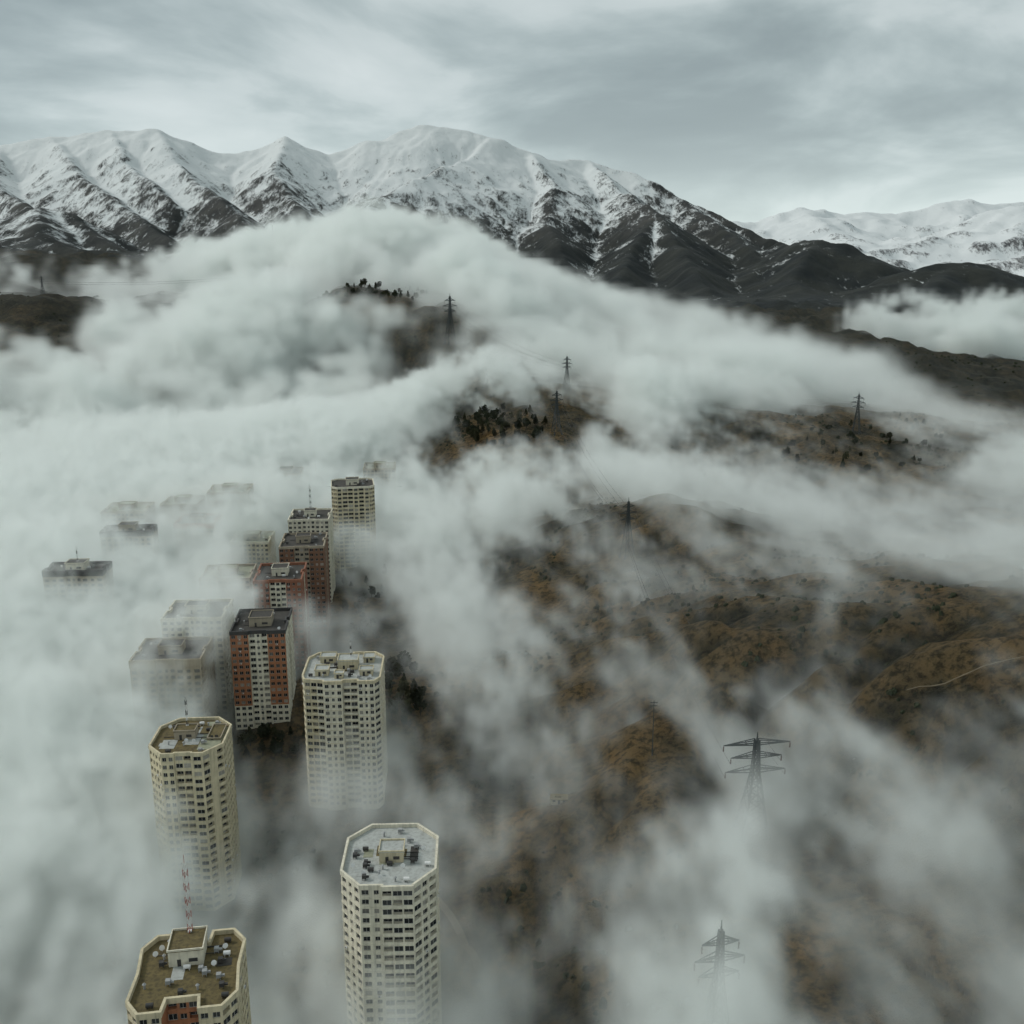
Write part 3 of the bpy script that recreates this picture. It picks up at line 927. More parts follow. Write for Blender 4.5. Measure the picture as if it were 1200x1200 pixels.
# towers mostly sunk in the mist
def fg(i, L): return 's' if L < 1.6 else 'wnw'
GH = [
    ('b10', 'ghostly pale tower with white parapet in mist, above the dark-roofed sunken one', 31, 'white', 'dark_roof', 'white', None),
    ('b11', 'mist-veiled tan tower with wide dark roof beside the octagonal cream tower', 33, 'tan', 'dark_roof', 'tan', None),
    ('b12', 'faint sunken tower roof left of the red brick tower', 30, 'tan', 'green_roof', 'tan', None),
    ('b13', 'faint pale roof showing through mist left of the brown brick tower', 27, 'cream', 'green_roof', 'white', None),
    ('b14', 'sunken tower with only a brown penthouse breaking the mist', 28, 'tan', 'dark_roof', 'orange_brick', None),
    ('b15', 'ghostly tan tower top high in the mist, tallest of the veiled group', 31, 'tan', 'green_roof', 'tan', None),
    ('b16', 'very faint tan tower between two veiled tower tops', 28, 'tan', 'green_roof', 'tan', None),
    ('b17', 'ghostly tan tower just behind the sunken dark roof', 31, 'tan', 'green_roof', 'tan', None),
    ('b18', 'sunken tower showing a long dark roof with square penthouse', 33, 'tan', 'dark_roof', 'dark_metal', None),
    ('b19', 'sunken tower with dark flat roof, pale penthouse and thin mast', 34, 'tan', 'dark_roof', 'dark_metal', (0, 1, 4, 9, 0.3, DW)),
    ('b20', 'faint roof sunk in mist behind the isolated cream tower', 30, 'tan', 'green_roof', 'tan', None),
    ('b21', 'faint brown roof patch sunk in mist far behind the mast tower', 28, 'tan', 'dark_roof', 'tan', None),
]
for k, (key, lab, W, wm, rm, pm, mast) in enumerate(GH):
    tower(key, lab, W, 30, R(4 + k % 3), slab(W, 18 if key in ('b18', 'b19') else 30), fg, [M[wm], M['white']], M[rm], M[pm], (0, 0, 11, 9, 4), windows='joined', coolers=4, pdrop=2.2 if key in ('b18', 'b19', 'b11', 'b14') else 0.35, pwall=1.5, pent_m=M['white'] if key in ('b19', 'b10') else M['tan'], mast=mast, seed=20 + k)

# ------------------------------------------------------------------ small houses on the hill
def house(px, py, w, d, h, label, roof_m, yaw):
    x, y, z = hit(px, py)
    root = tag(empty('house', (x, y, z - 0.6), yaw), label, 'house')
    mb = MB(); mb.box(-w / 2, w / 2, -d / 2, d / 2, 0, h); mb.build('wall', M['tan'], root)
    mb = MB(); mb.box(-w / 2 - 0.4, w / 2 + 0.4, -d / 2 - 0.4, d / 2 + 0.4, h, h + 0.35); mb.box(-w / 4, w / 4 - 1, -d / 4, d / 4, h + 0.35, h + 1.2); mb.build('roof', roof_m, root)
    mb = MB(); mb.box(-0.5, 0.5, -d / 2 - 0.06, -d / 2 - 0.004, 0.6, 2.7); mb.build('door', M['dark_metal'], root)
    for s in (-0.3, 0.3):
        mb = MB(); mb.box(s * w - 0.6, s * w + 0.6, -d / 2 - 0.06, -d / 2 - 0.004, 1.6, 2.8); mb.build('window', M['glass'], root)
house(655, 951, 7, 4, 2.6, 'long low house with flat roof on the brown slope', M['brown_roof'], R(-4))

# ------------------------------------------------------------------ pylons
def make_pylon(arms, label):
    root = empty('transmission_pylon', (0, 0, 0))
    hw = lambda z: 4.2 + (1.0 - 4.2) * (z / 29.0) if z < 29 else 1.0 - 0.45 * (z - 29) / 15
    lv = [0, 6.5, 12, 17, 21.5, 25.5, 29, 32, 35, 38, 41, 44]
    for sx in (-1, 1):
        for sy in (-1, 1):
            mb = MB()
            mb.bar((sx * hw(0), sy * hw(0), -1.5), (sx * hw(29), sy * hw(29), 29), 0.36)
            mb.bar((sx * hw(29), sy * hw(29), 29), (sx * hw(44), sy * hw(44), 44), 0.3)
            mb.box(sx * hw(0) - 0.7, sx * hw(0) + 0.7, sy * hw(0) - 0.7, sy * hw(0) + 0.7, -2.5, 0.4)
            mb.build('leg', M['pylon'], root)
    mb = MB()
    for za, zb in zip(lv[:-1], lv[1:]):
        a, b = hw(za), hw(zb)
        for q in range(4):
            c0 = [(-1, -1), (1, -1), (1, 1), (-1, 1)][q]; c1 = [(1, -1), (1, 1), (-1, 1), (-1, -1)][q]
            mb.bar((c0[0] * a, c0[1] * a, za), (c1[0] * b, c1[1] * b, zb), 0.2, 0, 3)
            mb.bar((c1[0] * a, c1[1] * a, za), (c0[0] * b, c0[1] * b, zb), 0.2, 0, 3)
            mb.bar((c0[0] * b, c0[1] * b, zb), (c1[0] * b, c1[1] * b, zb), 0.12, 0, 3)
    mb.build('lattice_bracing', M['pylon'], root)
    mb = MB(); mb.bar((0, 0, 43.8), (0, 0, 47.5), 0.35, 0, 4, 0.12); mb.build('peak', M['pylon'], root)
    for z, L in arms:
        w = hw(z)
        mb = MB()
        for s in (-1, 1):
            tip = (s * L, 0, z + 0.25)
            for sy in (-1, 1):
                mb.bar((s * w, sy * w, z), tip, 0.26, 0, 4)
                mb.bar((s * w, sy * w, z + 2.2), tip, 0.22, 0, 4)
            for k in (0.3, 0.55, 0.78):
                xx = s * (w + (L - w) * k); ww = w * (1 - k); zz = z + 2.2 * (1 - k) + 0.1
                mb.bar((xx, -ww, z), (xx, ww, z), 0.1, 0, 3)
                for sy in (-1, 1):
                    mb.bar((xx, sy * ww, z), (xx, sy * ww, zz), 0.1, 0, 3)
        arm = mb.build('cross_arm', M['pylon'], root)
        for s in (-1, 1):
            mb = MB()
            mb.bar((s * L, 0, z + 0.2), (s * L, 0, z - 2.6), 0.07, 0, 5)
            for k in range(6):
                mb.bar((s * L, 0, z - 0.4 - k * 0.36), (s * L, 0, z - 0.56 - k * 0.36), 0.24, 0, 6)
            mb.build('insulator', M['insulator'], arm)
    return tag(root, label, 'pylon', 'pylons on the hills')
def copy_tree(o, parent=None):
    c = o.copy(); link(c, parent)
    if parent is not None:
        c.matrix_parent_inverse = o.matrix_parent_inverse
    for ch in list(o.children):
        copy_tree(ch, c)
    return c
ARMS = [(29.5, 6.2), (34.6, 7.6), (39.8, 5.6)]
WIDE = [(29.5, 9.5), (36.0, 8.0), (42.0, 10.5)]
py_a = make_pylon(ARMS, '')
py_w = make_pylon(WIDE, '')
PY = {}
BASE = {'a': (508, 46), 'b': (458, 42), 'c': (508, 44), 'd': (652, 42)}      # standing point seen on the ground, height
used = set()
for key, px, pt, t, wide, yaw, lab in (
        ('a', 652, 458, 1066, 0, 24, 'sharp dark pylon with three cross-arms on the knoll edge'),
        ('b', 664, 418, 1235, 0, 24, 'pylon half sunk in cloud directly behind the sharp knoll pylon'),
        ('c', 1003, 461, 1110, 0, -30, 'lone dark pylon standing on the scrubby spur beyond the bare brown hill'),
        ('d', 735, 578, 800, 0, 24, 'mist-veiled pylon on the crest of the brown hill'),
        ('e', 888, 858, 392, 1, 8, 'large pylon head with wide cross-arms rising from mist over the slope'),
        ('f', 527, 343, 1450, 0, 30, 'dark pylon on the upper slope beside the wooded knoll'),
        ('g', 420, 297, 2080, 0, 40, 'small pylon whose tip breaks the cloud above the wooded knoll'),
        ('h', 48, 322, 1900, 0, 60, 'small pylon on the brown hill at the foot of the dark mountain'),
        ('i', 846, 1078, 296, 0, 12, 'faint pylon tip almost swallowed by mist')):
    if key in BASE:
        x, y, g = hit(px, BASE[key][0]); z = g + BASE[key][1]
    else:
        dx, dy, dz = ray(px, pt)
        x, y, z = dx * t, dy * t, CAM_Z + dz * t
        g = H1(x, y)
    src = py_w if wide else py_a
    o = src if src not in used else copy_tree(src)
    used.add(src)
    s = max(0.75, min(1.45, (z - g) / 47.5))
    o.location = (x, y, z - 47.5 * s); o.rotation_euler = (0, 0, R(yaw)); o.scale = (s * 1.4, s * 1.4, s) if wide else (s, s, s)
    o['label'] = lab
    PY[key] = (x, y, z - 47.5 * s, R(yaw), s, WIDE if wide else ARMS)
def tip(k, ai, s):
    x, y, z, yaw, sc, arms = PY[k]
    za, L = arms[min(ai, len(arms) - 1)]
    return (x + s * L * sc * (1.4 if k == 'e' else 1) * math.cos(yaw), y + s * L * sc * (1.4 if k == 'e' else 1) * math.sin(yaw), z + (za - 2.6) * sc)
for a, b, lab in (('h', 'g', 'thin power cable sagging across the cloud between the two small far pylons'), ('g', 'f', 'thin power cable running down towards the pylon by the wooded knoll'),
                  ('f', 'b', 'thin power cable strung towards the cloud-sunk pylon'), ('a', 'd', 'thin power cable strung down from the sharp knoll pylon'), ('d', 'e', 'thin power cable strung towards the large wide-armed pylon head')):
    for s in (-1, 1):
        for ai in range(2):
            A, B = Vector(tip(a, ai, s)), Vector(tip(b, ai, s))
            mb = MB(); n = 16
            sag = (B - A).length * 0.03
            pts = [A.lerp(B, i / n) - Vector((0, 0, sag * 4 * (i / n) * (1 - i / n))) for i in range(n + 1)]
            for p0, p1 in zip(pts[:-1], pts[1:]):
                mb.bar(p0, p1, 0.09, 0, 3)
            tag(mb.build('power_cable', M['wire']), lab, 'power cable', 'power cables between the pylons')
# slim pole in the mist
x, y, z = hit(764, 892)
root = tag(empty('utility_pole', (x, y, z - 1)), 'slim lattice pole standing in mist above the brown gully', 'utility pole')
mb = MB(); mb.bar((0, 0, 0), (0, 0, 27), 0.3, 0, 6, 0.14); mb.build('pole', M['pylon'], root)
for zz in (24.5, 26):
    mb = MB(); mb.box(-1.6, 1.6, -0.1, 0.1, zz, zz + 0.2); mb.build('cross_arm', M['pylon'], root)

# ------------------------------------------------------------------ trees and scrub
def leaf_mat(name, a, b):
    n = NT(name)
    f = n.noise(n.pos(), 0.9, 3)
    n.b.inputs['Specular IOR Level'].default_value = 0.1
    return n.col(n.ramp(f, ((0.3, a), (0.7, b))), 0.9)
M['leaf_dark'] = leaf_mat('dark_foliage', (0.012, 0.016, 0.010), (0.040, 0.046, 0.026))
M['leaf_olive'] = leaf_mat('olive_foliage', (0.022, 0.026, 0.013), (0.060, 0.058, 0.030))
n_ = NT('bark'); M['bark'] = n_.col((0.04, 0.032, 0.024), 0.95)
def crown_mesh(seed, rx, rz, cz, n, conic):
    r = random.Random(seed); mb = MB()
    lobes = [(r.uniform(-0.5, 0.5) * rx, r.uniform(-0.5, 0.5) * rx, cz + r.uniform(-0.5, 0.5) * rz, r.uniform(0.4, 0.75)) for _ in range(6)]
    for _ in range(n):
        lx, ly, lz, ls = r.choice(lobes)
        d = Vector((r.gauss(0, 1), r.gauss(0, 1), r.gauss(0, 1))).normalized() * (r.random() ** 0.4)
        c = Vector((lx + d.x * rx * ls, ly + d.y * rx * ls, lz + d.z * rz * ls))
        if conic:
            k = max(0.08, 1 - (c.z - (cz - rz)) / (2 * rz)); c.x *= k * 1.3; c.y *= k * 1.3
        s = r.uniform(0.22, 0.5)
        u = Vector((r.gauss(0, 1), r.gauss(0, 1), r.gauss(0, 1))).normalized(); w = u.orthogonal().normalized()
        mb.quad(tuple(c - u * s - w * s), tuple(c + u * s - w * s), tuple(c + u * s + w * s), tuple(c - u * s + w * s))
    return mb
protos = []
for k in range(5):
    con = k >= 3
    hgt = 6.0
    c = crown_mesh(50 + k, 2.4 if not con else 1.7, 2.3 if not con else 3.1, 3.9, 230, con).mesh('crown', M['leaf_dark'] if k % 2 == 0 else M['leaf_olive'])
    t = MB()
    t.bar((0, 0, -0.8), (0.1, 0.05, 3.4), 0.22, 0, 6, 0.1)
    for q in range(4):
        a = q * 1.7 + k
        t.bar((0.06, 0.03, 1.6 + q * 0.35), (math.cos(a) * 1.3, math.sin(a) * 1.3, 3.2 + q * 0.4), 0.09, 0, 4, 0.03)
    protos.append((c, t.mesh('trunk', M['bark'])))
tr = random.Random(5)
for label, cx, cy, rx_, ry_, n, sc in (
        ('dark bushy tree in the cluster on the knoll below the sharp pylon', 588, 505, 56, 24, 75, 1.6),
        ('dark tree on the long wooded knoll showing through the cloud', 440, 350, 62, 13, 55, 1.7),
        ('dark tree scattered on the scrubby spur around the lone pylon', 1000, 525, 110, 40, 50, 1.3),
        ('dark tree at the foot of the broad cream tower', 478, 815, 26, 40, 26, 1.5),
        ('dark tree in the clearing below the red brick towers', 330, 870, 60, 34, 44, 1.3),
        ('dark tree on the misty slope beside the brick tower row', 430, 710, 30, 60, 26, 1.3),
        ('small dark tree on the bare brown hill under the mist-veiled pylon', 730, 680, 100, 50, 12, 0.7)):
    for q in range(n):
        rr = math.sqrt(tr.random()); aa = tr.random() * 6.283
        x, y, z = hit(cx + rx_ * rr * math.cos(aa), cy + ry_ * rr * math.sin(aa))
        if any((x - at_z(*TW[k][:3])[0]) ** 2 + (y - at_z(*TW[k][:3])[1]) ** 2 < 26 ** 2 for k in TW):
            continue
        c, t = tr.choice(protos)
        s = sc * tr.uniform(0.6, 1.25)
        root = empty('tree', (x, y, H1(x, y)), tr.random() * 6.28)
        root.scale = (s, s, s * tr.uniform(0.8, 1.15))
        tag(root, label, 'tree', 'trees: ' + label)
        link(bpy.data.objects.new('crown', c), root)
        link(bpy.data.objects.new('trunk', t), root)
# low scrub nobody could count
nS = 14000
sx = np.concatenate([rng.uniform(-150, 750, nS), rng.uniform(-1400, 1400, nS // 2)]); sy = np.concatenate([rng.uniform(250, 1250, nS), rng.uniform(1200, 2300, nS // 2)])
keep = nz_fine(sx * 0.5, sy * 0.5) + 0.5 * nz_big(sx, sy) > 0.35
bx_, by_ = np.array([at_z(*TW[k][:3])[:2] for k in TW]).T
keep &= (((sx[:, None] - bx_) ** 2 + (sy[:, None] - by_) ** 2) > 24 ** 2).all(1)
sx, sy = sx[keep], sy[keep]
sz = H(sx, sy)
V, F = [], []
sr_ = random.Random(9)
for x, y, z in zip(sx.tolist(), sy.tolist(), sz.tolist()):
    s = sr_.uniform(0.7, 2.2) * (1 + max(0, y - 1200) / 900)
    n = len(V); h = s * sr_.uniform(0.6, 1.1)
    k = 6
    for i in range(k):
        a = 6.283 * i / k + sr_.random()
        q = s * sr_.uniform(0.6, 1.2); V.append((x + q * math.cos(a), y + q * math.sin(a), z - 0.5))
    for i in range(k):
        a = 6.283 * i / k + sr_.random()
        q = s * sr_.uniform(0.3, 0.8); V.append((x + q * math.cos(a), y + q * math.sin(a), z + h * sr_.uniform(0.5, 1.0)))
    V.append((x, y, z + h))
    for i in range(k):
        j = (i + 1) % k
        F.append((n + i, n + j, n + k + j, n + k + i)); F.append((n + k + i, n + k + j, n + 2 * k))
me = bpy.data.meshes.new('scrub'); me.from_pydata(V, [], F); me.materials.append(M['leaf_dark']); me.update()
tag(link(bpy.data.objects.new('scrub', me)), 'low dark scrub scattered over the brown hills', 'scrub', kind='stuff')

# ------------------------------------------------------------------ low cloud lying in the valley and over the hills
# (px, py, thickness above the ground in metres, cover): cover 2 closed, 0 broken, -2 clear air
FOG = [
    (652, 500, 8, -2.6), (652, 482, 12, -1.6), (280, 640, 60, 2.5), (300, 622, 60, 2.5), (265, 680, 58, 2.3),
    (888, 945, 38, 2.3), (890, 918, 36, 2.0), (872, 928, 38, 1.9), (908, 928, 38, 1.9), (845, 1120, 72, 2.4), (848, 1092, 70, 2.3), (820, 1120, 48, 1.4), (875, 1120, 48, 1.5), (570, 1165, 34, 1.3), (600, 1190, 36, 1.3), (525, 1180, 34, 1.2), (640, 562, 34, 2.0), (700, 562, 34, 2.1), (750, 566, 36, 2.3), (790, 572, 36, 2.3), (835, 582, 32, 2.0), (890, 598, 30, 1.8), (940, 618, 28, 1.6), (985, 640, 24, 1.1), (848, 1165, 54, 1.8), (848, 1200, 46, 1.4),
    (50, 1170, 50, 1.5), (40, 1020, 58, 1.9), (50, 880, 62, 2.1), (60, 780, 63, 2.2), (40, 700, 63, 2.2), (130, 690, 62, 2.1), (30, 600, 64, 2.2), (110, 560, 62, 2.1),
    (140, 830, 60, 2.0), (130, 940, 55, 1.9), (130, 1060, 52, 1.6), (240, 650, 58, 2.0), (200, 540, 66, 2.1), (320, 530, 66, 2.1), (400, 530, 64, 2.0),
    (300, 610, 58, 1.9), (250, 690, 56, 1.9), (330, 1110, 40, 1.0), (290, 1040, 26, -0.4), (330, 960, 26, -0.3), (250, 1020, 30, 0.2), (330, 870, 24, -1.3), (300, 850, 22, -1.2),
    (200, 990, 54, 1.9), (235, 985, 50, 1.7), (240, 790, 60, 2.0), (190, 800, 60, 2.1), (170, 730, 60, 2.1), (225, 745, 58, 2.0), (380, 930, 38, 1.7), (430, 925, 38, 1.6), (470, 900, 34, 1.0), (400, 900, 40, 1.6), (415, 650, 46, 1.4), (425, 620, 48, 1.6), (450, 860, 28, -0.6), (470, 800, 26, -1.2), (400, 690, 28, -1.0), (420, 740, 28, -0.9), (440, 640, 36, 0.6), (470, 570, 48, 1.6),
    (520, 620, 48, 1.8), (560, 700, 44, 1.5), (500, 700, 40, 1.1), (590, 770, 40, 1.2), (540, 790, 34, 0.4), (500, 900, 30, -0.1), (390, 1060, 36, 0.8), (440, 1180, 40, 1.5), (485, 1170, 38, 1.3), (385, 1120, 42, 1.3), (345, 720, 30, 0.2), (352, 690, 30, 0.3), (372, 660, 34, 0.4), (325, 705, 30, 0.3), (560, 1000, 34, 0.6), (560, 1110, 28, -0.5), (520, 1090, 26, -0.9),
    (600, 1040, 28, -1.1), (500, 960, 32, 0.6), (640, 1160, 34, 0.5), (680, 1060, 34, 0.5),
    (650, 630, 26, -1.5), (720, 690, 24, -1.6), (640, 700, 26, -0.9), (700, 770, 24, -1.0), (800, 650, 20, -1.5), (850, 720, 24, -0.8), (770, 720, 22, -1.4), (790, 612, 18, -1.3), (735, 600, 16, -0.8), (735, 630, 18, -1.0), (860, 628, 18, -1.5),
    (1100, 740, 20, -2.2), (1060, 700, 24, -1.2), (1010, 740, 26, -0.2), (930, 662, 20, -1.4), (650, 840, 26, -1.2), (740, 890, 24, -1.4), (750, 940, 24, -1.5), (850, 810, 28, -0.7), (1150, 850, 28, -0.8), (1090, 870, 30, 0.2),
    (700, 820, 34, 0.5), (620, 780, 34, 0.7), (910, 760, 34, 0.5), (960, 830, 36, 0.8), (1030, 930, 38, 0.9), (960, 990, 28, 0.0), (1120, 1000, 38, 0.9), (820, 980, 32, 0.3), (1170, 920, 34, 0.4),
    (1000, 1110, 38, 1.0), (1150, 1120, 34, 0.5), (820, 1180, 26, -0.5), (950, 1180, 36, 0.7), (720, 1000, 30, 0.1), (650, 950, 28, -0.3), (760, 1050, 34, 0.5), (1180, 790, 30, 0.1),
    (580, 505, 12, -2.2), (630, 510, 14, -2.0), (545, 490, 18, -1.2), (615, 440, 44, 1.8), (664, 450, 14, -0.9), (620, 415, 42, 1.9), (712, 415, 42, 1.9), (664, 398, 46, 1.9), (640, 395, 44, 1.8), (700, 440, 40, 1.7), (560, 450, 50, 1.6), (480, 480, 56, 2.1), (720, 520, 36, 1.2), (680, 560, 40, 1.3), (560, 560, 48, 1.8), (620, 570, 38, 1.2),
    (870, 568, 28, 1.3), (1000, 610, 26, 0.6), (1080, 630, 28, 0.8), (1160, 650, 28, 0.8), (1060, 675, 22, 0.2), (800, 550, 32, 1.2), (960, 510, 18, -1.3), (1080, 555, 18, -1.2), (900, 500, 24, -0.4), (1010, 530, 16, -1.2), (1000, 580, 28, 0.5), (1150, 600, 28, 0.7),
    (850, 440, 46, 2.0), (1000, 440, 36, 2.0), (1100, 505, 26, 1.1), (1180, 545, 34, 1.2), (760, 460, 54, 1.9), (930, 395, 26, 1.9),
    (410, 350, 14, -2.2), (450, 352, 16, -1.8), (500, 368, 30, 0.4), (527, 395, 40, 1.0), (485, 385, 44, 1.7), (525, 375, 22, -0.2), (470, 325, 45, 1.2), (450, 285, 80, 2.2), (330, 300, 80, 2.2), (300, 400, 80, 2.2), (200, 450, 80, 2.1), (100, 480, 70, 2.0),
    (380, 440, 76, 2.2), (430, 400, 60, 2.0), (560, 390, 50, 1.6), (30, 470, 50, 1.4), (30, 400, 14, -2.5), (60, 385, 20, -2.0), (10, 350, 16, -2.4), (48, 345, 20, -1.6), (110, 335, 30, -1.2), (150, 320, 30, -0.6), (190, 340, 50, 0.8), (130, 400, 60, 1.6), (220, 300, 70, 1.8),
    (600, 345, 56, 1.8), (700, 352, 44, 1.8), (540, 310, 80, 1.9), (800, 375, 34, 1.8), (870, 385, 28, 1.8), (1020, 415, 22, 1.5), (1060, 445, 20, 1.4), (1130, 485, 20, 1.4), (1195, 515, 22, 1.5), (1100, 400, 60, 0.9), (1160, 385, 70, 1.7), (1190, 420, 50, 0.6),
    (20, 300, 20, -2.2), (90, 300, 20, -1.8),
]
fp = []
for px, py, th, cv in FOG:
    if px < 430 and 500 < py < 900 and th >= 50:
        th += 9
    if px > 580 and py > 870 and cv < 1.3:
        cv -= 0.25
    if px > 860 and py > 820 and cv < 1.3:
        cv += 0.3
    if px > 700 and 640 < py <= 820 and cv > -2:
        cv += 0.15
    if 480 < px < 720 and 880 < py < 1130:
        cv += 0.55
    x, y, z = hit(px, py, th * 0.6)
    fp.append((x / y, math.log(y), th, cv))
fp = np.array(fp)
def fog_map(x, y):
    """cloud thickness and cover at ground points, blended from the surveyed spots"""
    yy = np.maximum(y, 150.0)
    q = np.stack([(x / yy).ravel(), np.log(yy).ravel()], 1)
    out = np.empty((len(q), 2))
    for i in range(0, len(q), 20000):
        d2 = ((q[i:i + 20000, None, :] - fp[None, :, :2]) ** 2 * np.array([1.0, 0.55])).sum(-1)
        w = 1.0 / (d2 + 6e-4) ** 2.0
        out[i:i + 20000] = (w @ fp[:, 2:]) / w.sum(1, keepdims=True)
    return out[:, 0].reshape(x.shape), out[:, 1].reshape(x.shape)

def cloud_mat(name, sigma):
    m = bpy.data.materials.new(name)
    m.use_nodes = True
    t = m.node_tree
    t.nodes.clear()
    o = t.nodes.new('ShaderNodeOutputMaterial')
    v = t.nodes.new('ShaderNodeVolumePrincipled')
    v.inputs['Color'].default_value = (0.935, 0.965, 0.948, 1)
    v.inputs['Anisotropy'].default_value = 0.15
    v.inputs['Density'].default_value = sigma
    t.links.new(v.outputs[0], o.inputs['Volume'])
    return m

def cloud_object(name, D, lo, hi, mat):
    """a cloud as a voxel grid: the densities ride on a point lattice that a Volume Cube node reads"""
    nx, ny, nz = D.shape
    me = bpy.data.meshes.new(name)
    me.vertices.add(D.size)
    X, Y, Z = np.meshgrid(np.linspace(lo[0], hi[0], nx), np.linspace(lo[1], hi[1], ny), np.linspace(lo[2], hi[2], nz), indexing='ij')
    me.vertices.foreach_set('co', np.stack([X, Y, Z], -1).astype(np.float32).ravel())
    a = me.attributes.new('vapour', 'FLOAT', 'POINT')
    a.data.foreach_set('value', D.astype(np.float32).ravel())
    me.materials.append(mat)
    o = link(bpy.data.objects.new(name, me))
    g = bpy.data.node_groups.new(name, 'GeometryNodeTree')
    g.interface.new_socket('Geometry', in_out='INPUT', socket_type='NodeSocketGeometry')
    g.interface.new_socket('Geometry', in_out='OUTPUT', socket_type='NodeSocketGeometry')
    N = g.nodes.new
    gi, go = N('NodeGroupInput'), N('NodeGroupOutput')
    pos = N('GeometryNodeInputPosition')
    sub = N('ShaderNodeVectorMath'); sub.operation = 'SUBTRACT'; sub.inputs[1].default_value = lo
    g.links.new(pos.outputs[0], sub.inputs[0])
    mul = N('ShaderNodeVectorMath'); mul.operation = 'MULTIPLY'
    mul.inputs[1].default_value = [(n - 1) / (h - l) for n, h, l in zip((nx, ny, nz), hi, lo)]
    g.links.new(sub.outputs[0], mul.inputs[0])
    sep = N('ShaderNodeSeparateXYZ'); g.links.new(mul.outputs[0], sep.inputs[0])
    ints = []
    for k in range(3):
        f = N('FunctionNodeFloatToInt'); f.rounding_mode = 'ROUND'
        g.links.new(sep.outputs[k], f.inputs[0]); ints.append(f.outputs[0])
    def im(op, a, b):
        q = N('FunctionNodeIntegerMath'); q.operation = op
        for i, v in enumerate((a, b)):
            if isinstance(v, int):
                q.inputs[i].default_value = v
            else:
                g.links.new(v, q.inputs[i])
        return q.outputs[0]
    ix = im('ADD', im('MULTIPLY', im('ADD', im('MULTIPLY', ints[0], ny), ints[1]), nz), ints[2])
    na = N('GeometryNodeInputNamedAttribute'); na.data_type = 'FLOAT'; na.inputs['Name'].default_value = 'vapour'
    si = N('GeometryNodeSampleIndex'); si.data_type = 'FLOAT'; si.clamp = True
    g.links.new(gi.outputs[0], si.inputs['Geometry'])
    g.links.new(na.outputs[0], si.inputs['Value'])
    g.links.new(ix, si.inputs['Index'])
    vc = N('GeometryNodeVolumeCube')
    g.links.new(si.outputs[0], vc.inputs['Density'])
    vc.inputs['Min'].default_value = lo; vc.inputs['Max'].default_value = hi
    vc.inputs['Resolution X'].default_value = nx; vc.inputs['Resolution Y'].default_value = ny; vc.inputs['Resolution Z'].default_value = nz
    sm = N('GeometryNodeSetMaterial'); sm.inputs['Material'].default_value = mat
    g.links.new(vc.outputs[0], sm.inputs[0]); g.links.new(sm.outputs[0], go.inputs[0])
    md = o.modifiers.new('cloud', 'NODES'); md.node_group = g
    return tag(o, kind='stuff')

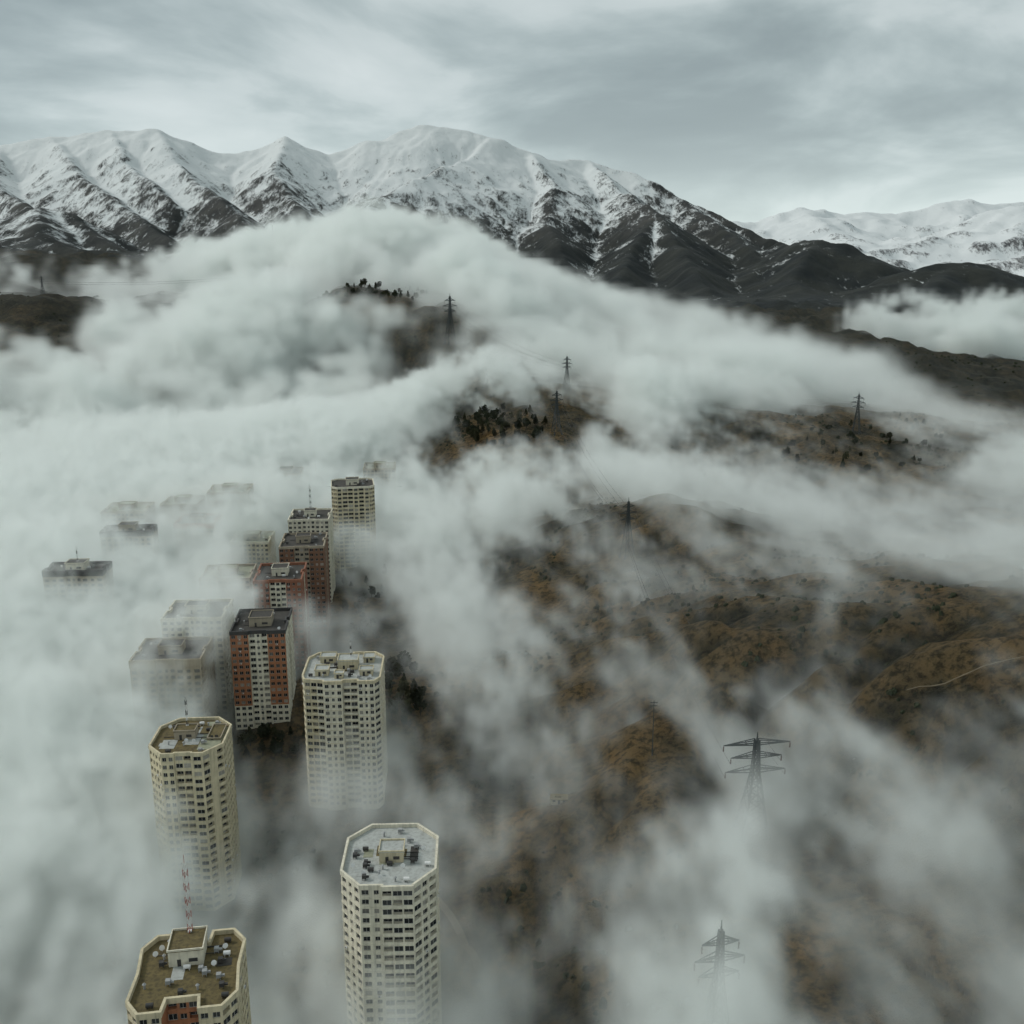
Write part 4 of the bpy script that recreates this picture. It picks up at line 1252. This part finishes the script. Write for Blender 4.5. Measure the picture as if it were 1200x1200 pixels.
FLOW = math.atan2(-1.0, 0.22)            # the mist drifts down the slope towards the valley mouth
def cloud_density(lo, hi, cell, big, seed, soft, relief, fade, streak=0.3, pw=1.9):
    shp = tuple(int(round((h - l) / cell)) + 1 for l, h in zip(lo, hi))
    xs, ys, zs = (np.linspace(l, h, n) for l, h, n in zip(lo, hi, shp))
    X, Y = np.meshgrid(xs, ys, indexing='ij')
    G = H(X, Y)
    th, cv = fog_map(X, Y)
    pad = tuple(((n + 15) // 16) * 16 for n in shp)
    sl = tuple(slice(0, n) for n in shp)
    n1 = spectral(pad, cell, big, pw, seed, (FLOW, streak))[sl]            # wisps
    n2 = spectral(pad, cell, big * 0.5, 1.8, seed + 1, (FLOW, 0.75))[sl]     # billows
    n3 = spectral(pad, cell, big * 0.3, 1.45, seed + 2, (FLOW, 0.4))[sl]    # shreds
    billow = 1.0 - np.abs(n2) * 1.25
    hgt = zs[None, None, :] - G[:, :, None]
    calm = 1.0 - 0.55 * sstep(1.2, 2.1, cv)[:, :, None]
    n1 = n1 * calm; n3 = n3 * calm
    top = th[:, :, None] + relief * th[:, :, None] * 0.5 * billow + soft * 0.25 * n1
    edge = sstep(0.0, 1.0, (top - hgt) / soft + 0.5)
    wisp = sstep(-1.1, 2.1, cv[:, :, None] * 0.9 + 1.12 * n1 + 0.2 * billow + 0.24 * n3 + 0.14)
    D = edge * (0.035 * sstep(-2.5, -1.0, cv)[:, :, None] + wisp ** 1.8) * np.exp(0.3 * n3)
    D[hgt < -cell * 1.5] = 0
    D *= (np.clip(th / 58.0, 0.3, 1.0) ** 1.6)[:, :, None]
    D *= fade(X, Y)[:, :, None]
    D[D < 0.01] = 0
    return D
near_mat = cloud_mat('mist', 0.06)
far_mat = cloud_mat('cloud_bank', 0.05)
lo, hi = (-760.0, 150.0, -20.0), (860.0, 1260.0, 165.0)
D = cloud_density(lo, hi, 4.0, 68.0, 103, 14.0, 0.32, lambda x, y: sstep(1260, 1200, y) * sstep(150, 220, y) * sstep(760, 690, np.abs(x - 50)) * (1 - sstep(480, 620, x) * sstep(1020, 1160, y)), streak=0.2, pw=1.85)
tag(cloud_object('mist', D, lo, hi, near_mat), 'thin grey mist streaming between the towers and over the brown hill', 'mist')
lo, hi = (-2300.0, 1200.0, -60.0), (2500.0, 4300.0, 520.0)
rim = np.array([at_y(*q)[:2] for q in ((-600, 280, 2900), (0, 300, 2900), (300, 268, 2800), (500, 268, 2800), (600, 318, 2500), (700, 343, 2250), (800, 362, 2050), (900, 388, 1850), (1000, 402, 1650), (1060, 425, 1440), (1120, 458, 1320), (1200, 492, 1200), (1400, 560, 1050))])
def far_fade(x, y):
    # the bank ends along a rim that falls towards the right-hand valley; one separate bank lies beyond it
    yr = np.interp(x / y, rim[:, 0] / rim[:, 1], rim[:, 1])
    f = sstep(yr + 90, yr - 90, y)
    bx, by, _ = at_y(1165, 385, 2600)
    e = ((x - bx) / 300) ** 2 + ((y - by) / 240) ** 2
    e = e + 0.35 * nz_m2(x * 1.5, y * 1.5) + 0.25 * nz_m1(x, y)
    return sstep(1200, 1260, y) * np.maximum(f, sstep(1.3, 0.4, e))
D = cloud_density(lo, hi, 13.0, 380.0, 111, 34.0, 0.85, far_fade)
tag(cloud_object('cloud_bank', D, lo, hi, far_mat), 'thick white cloud bank lying on the upper hills below the mountains', 'cloud')
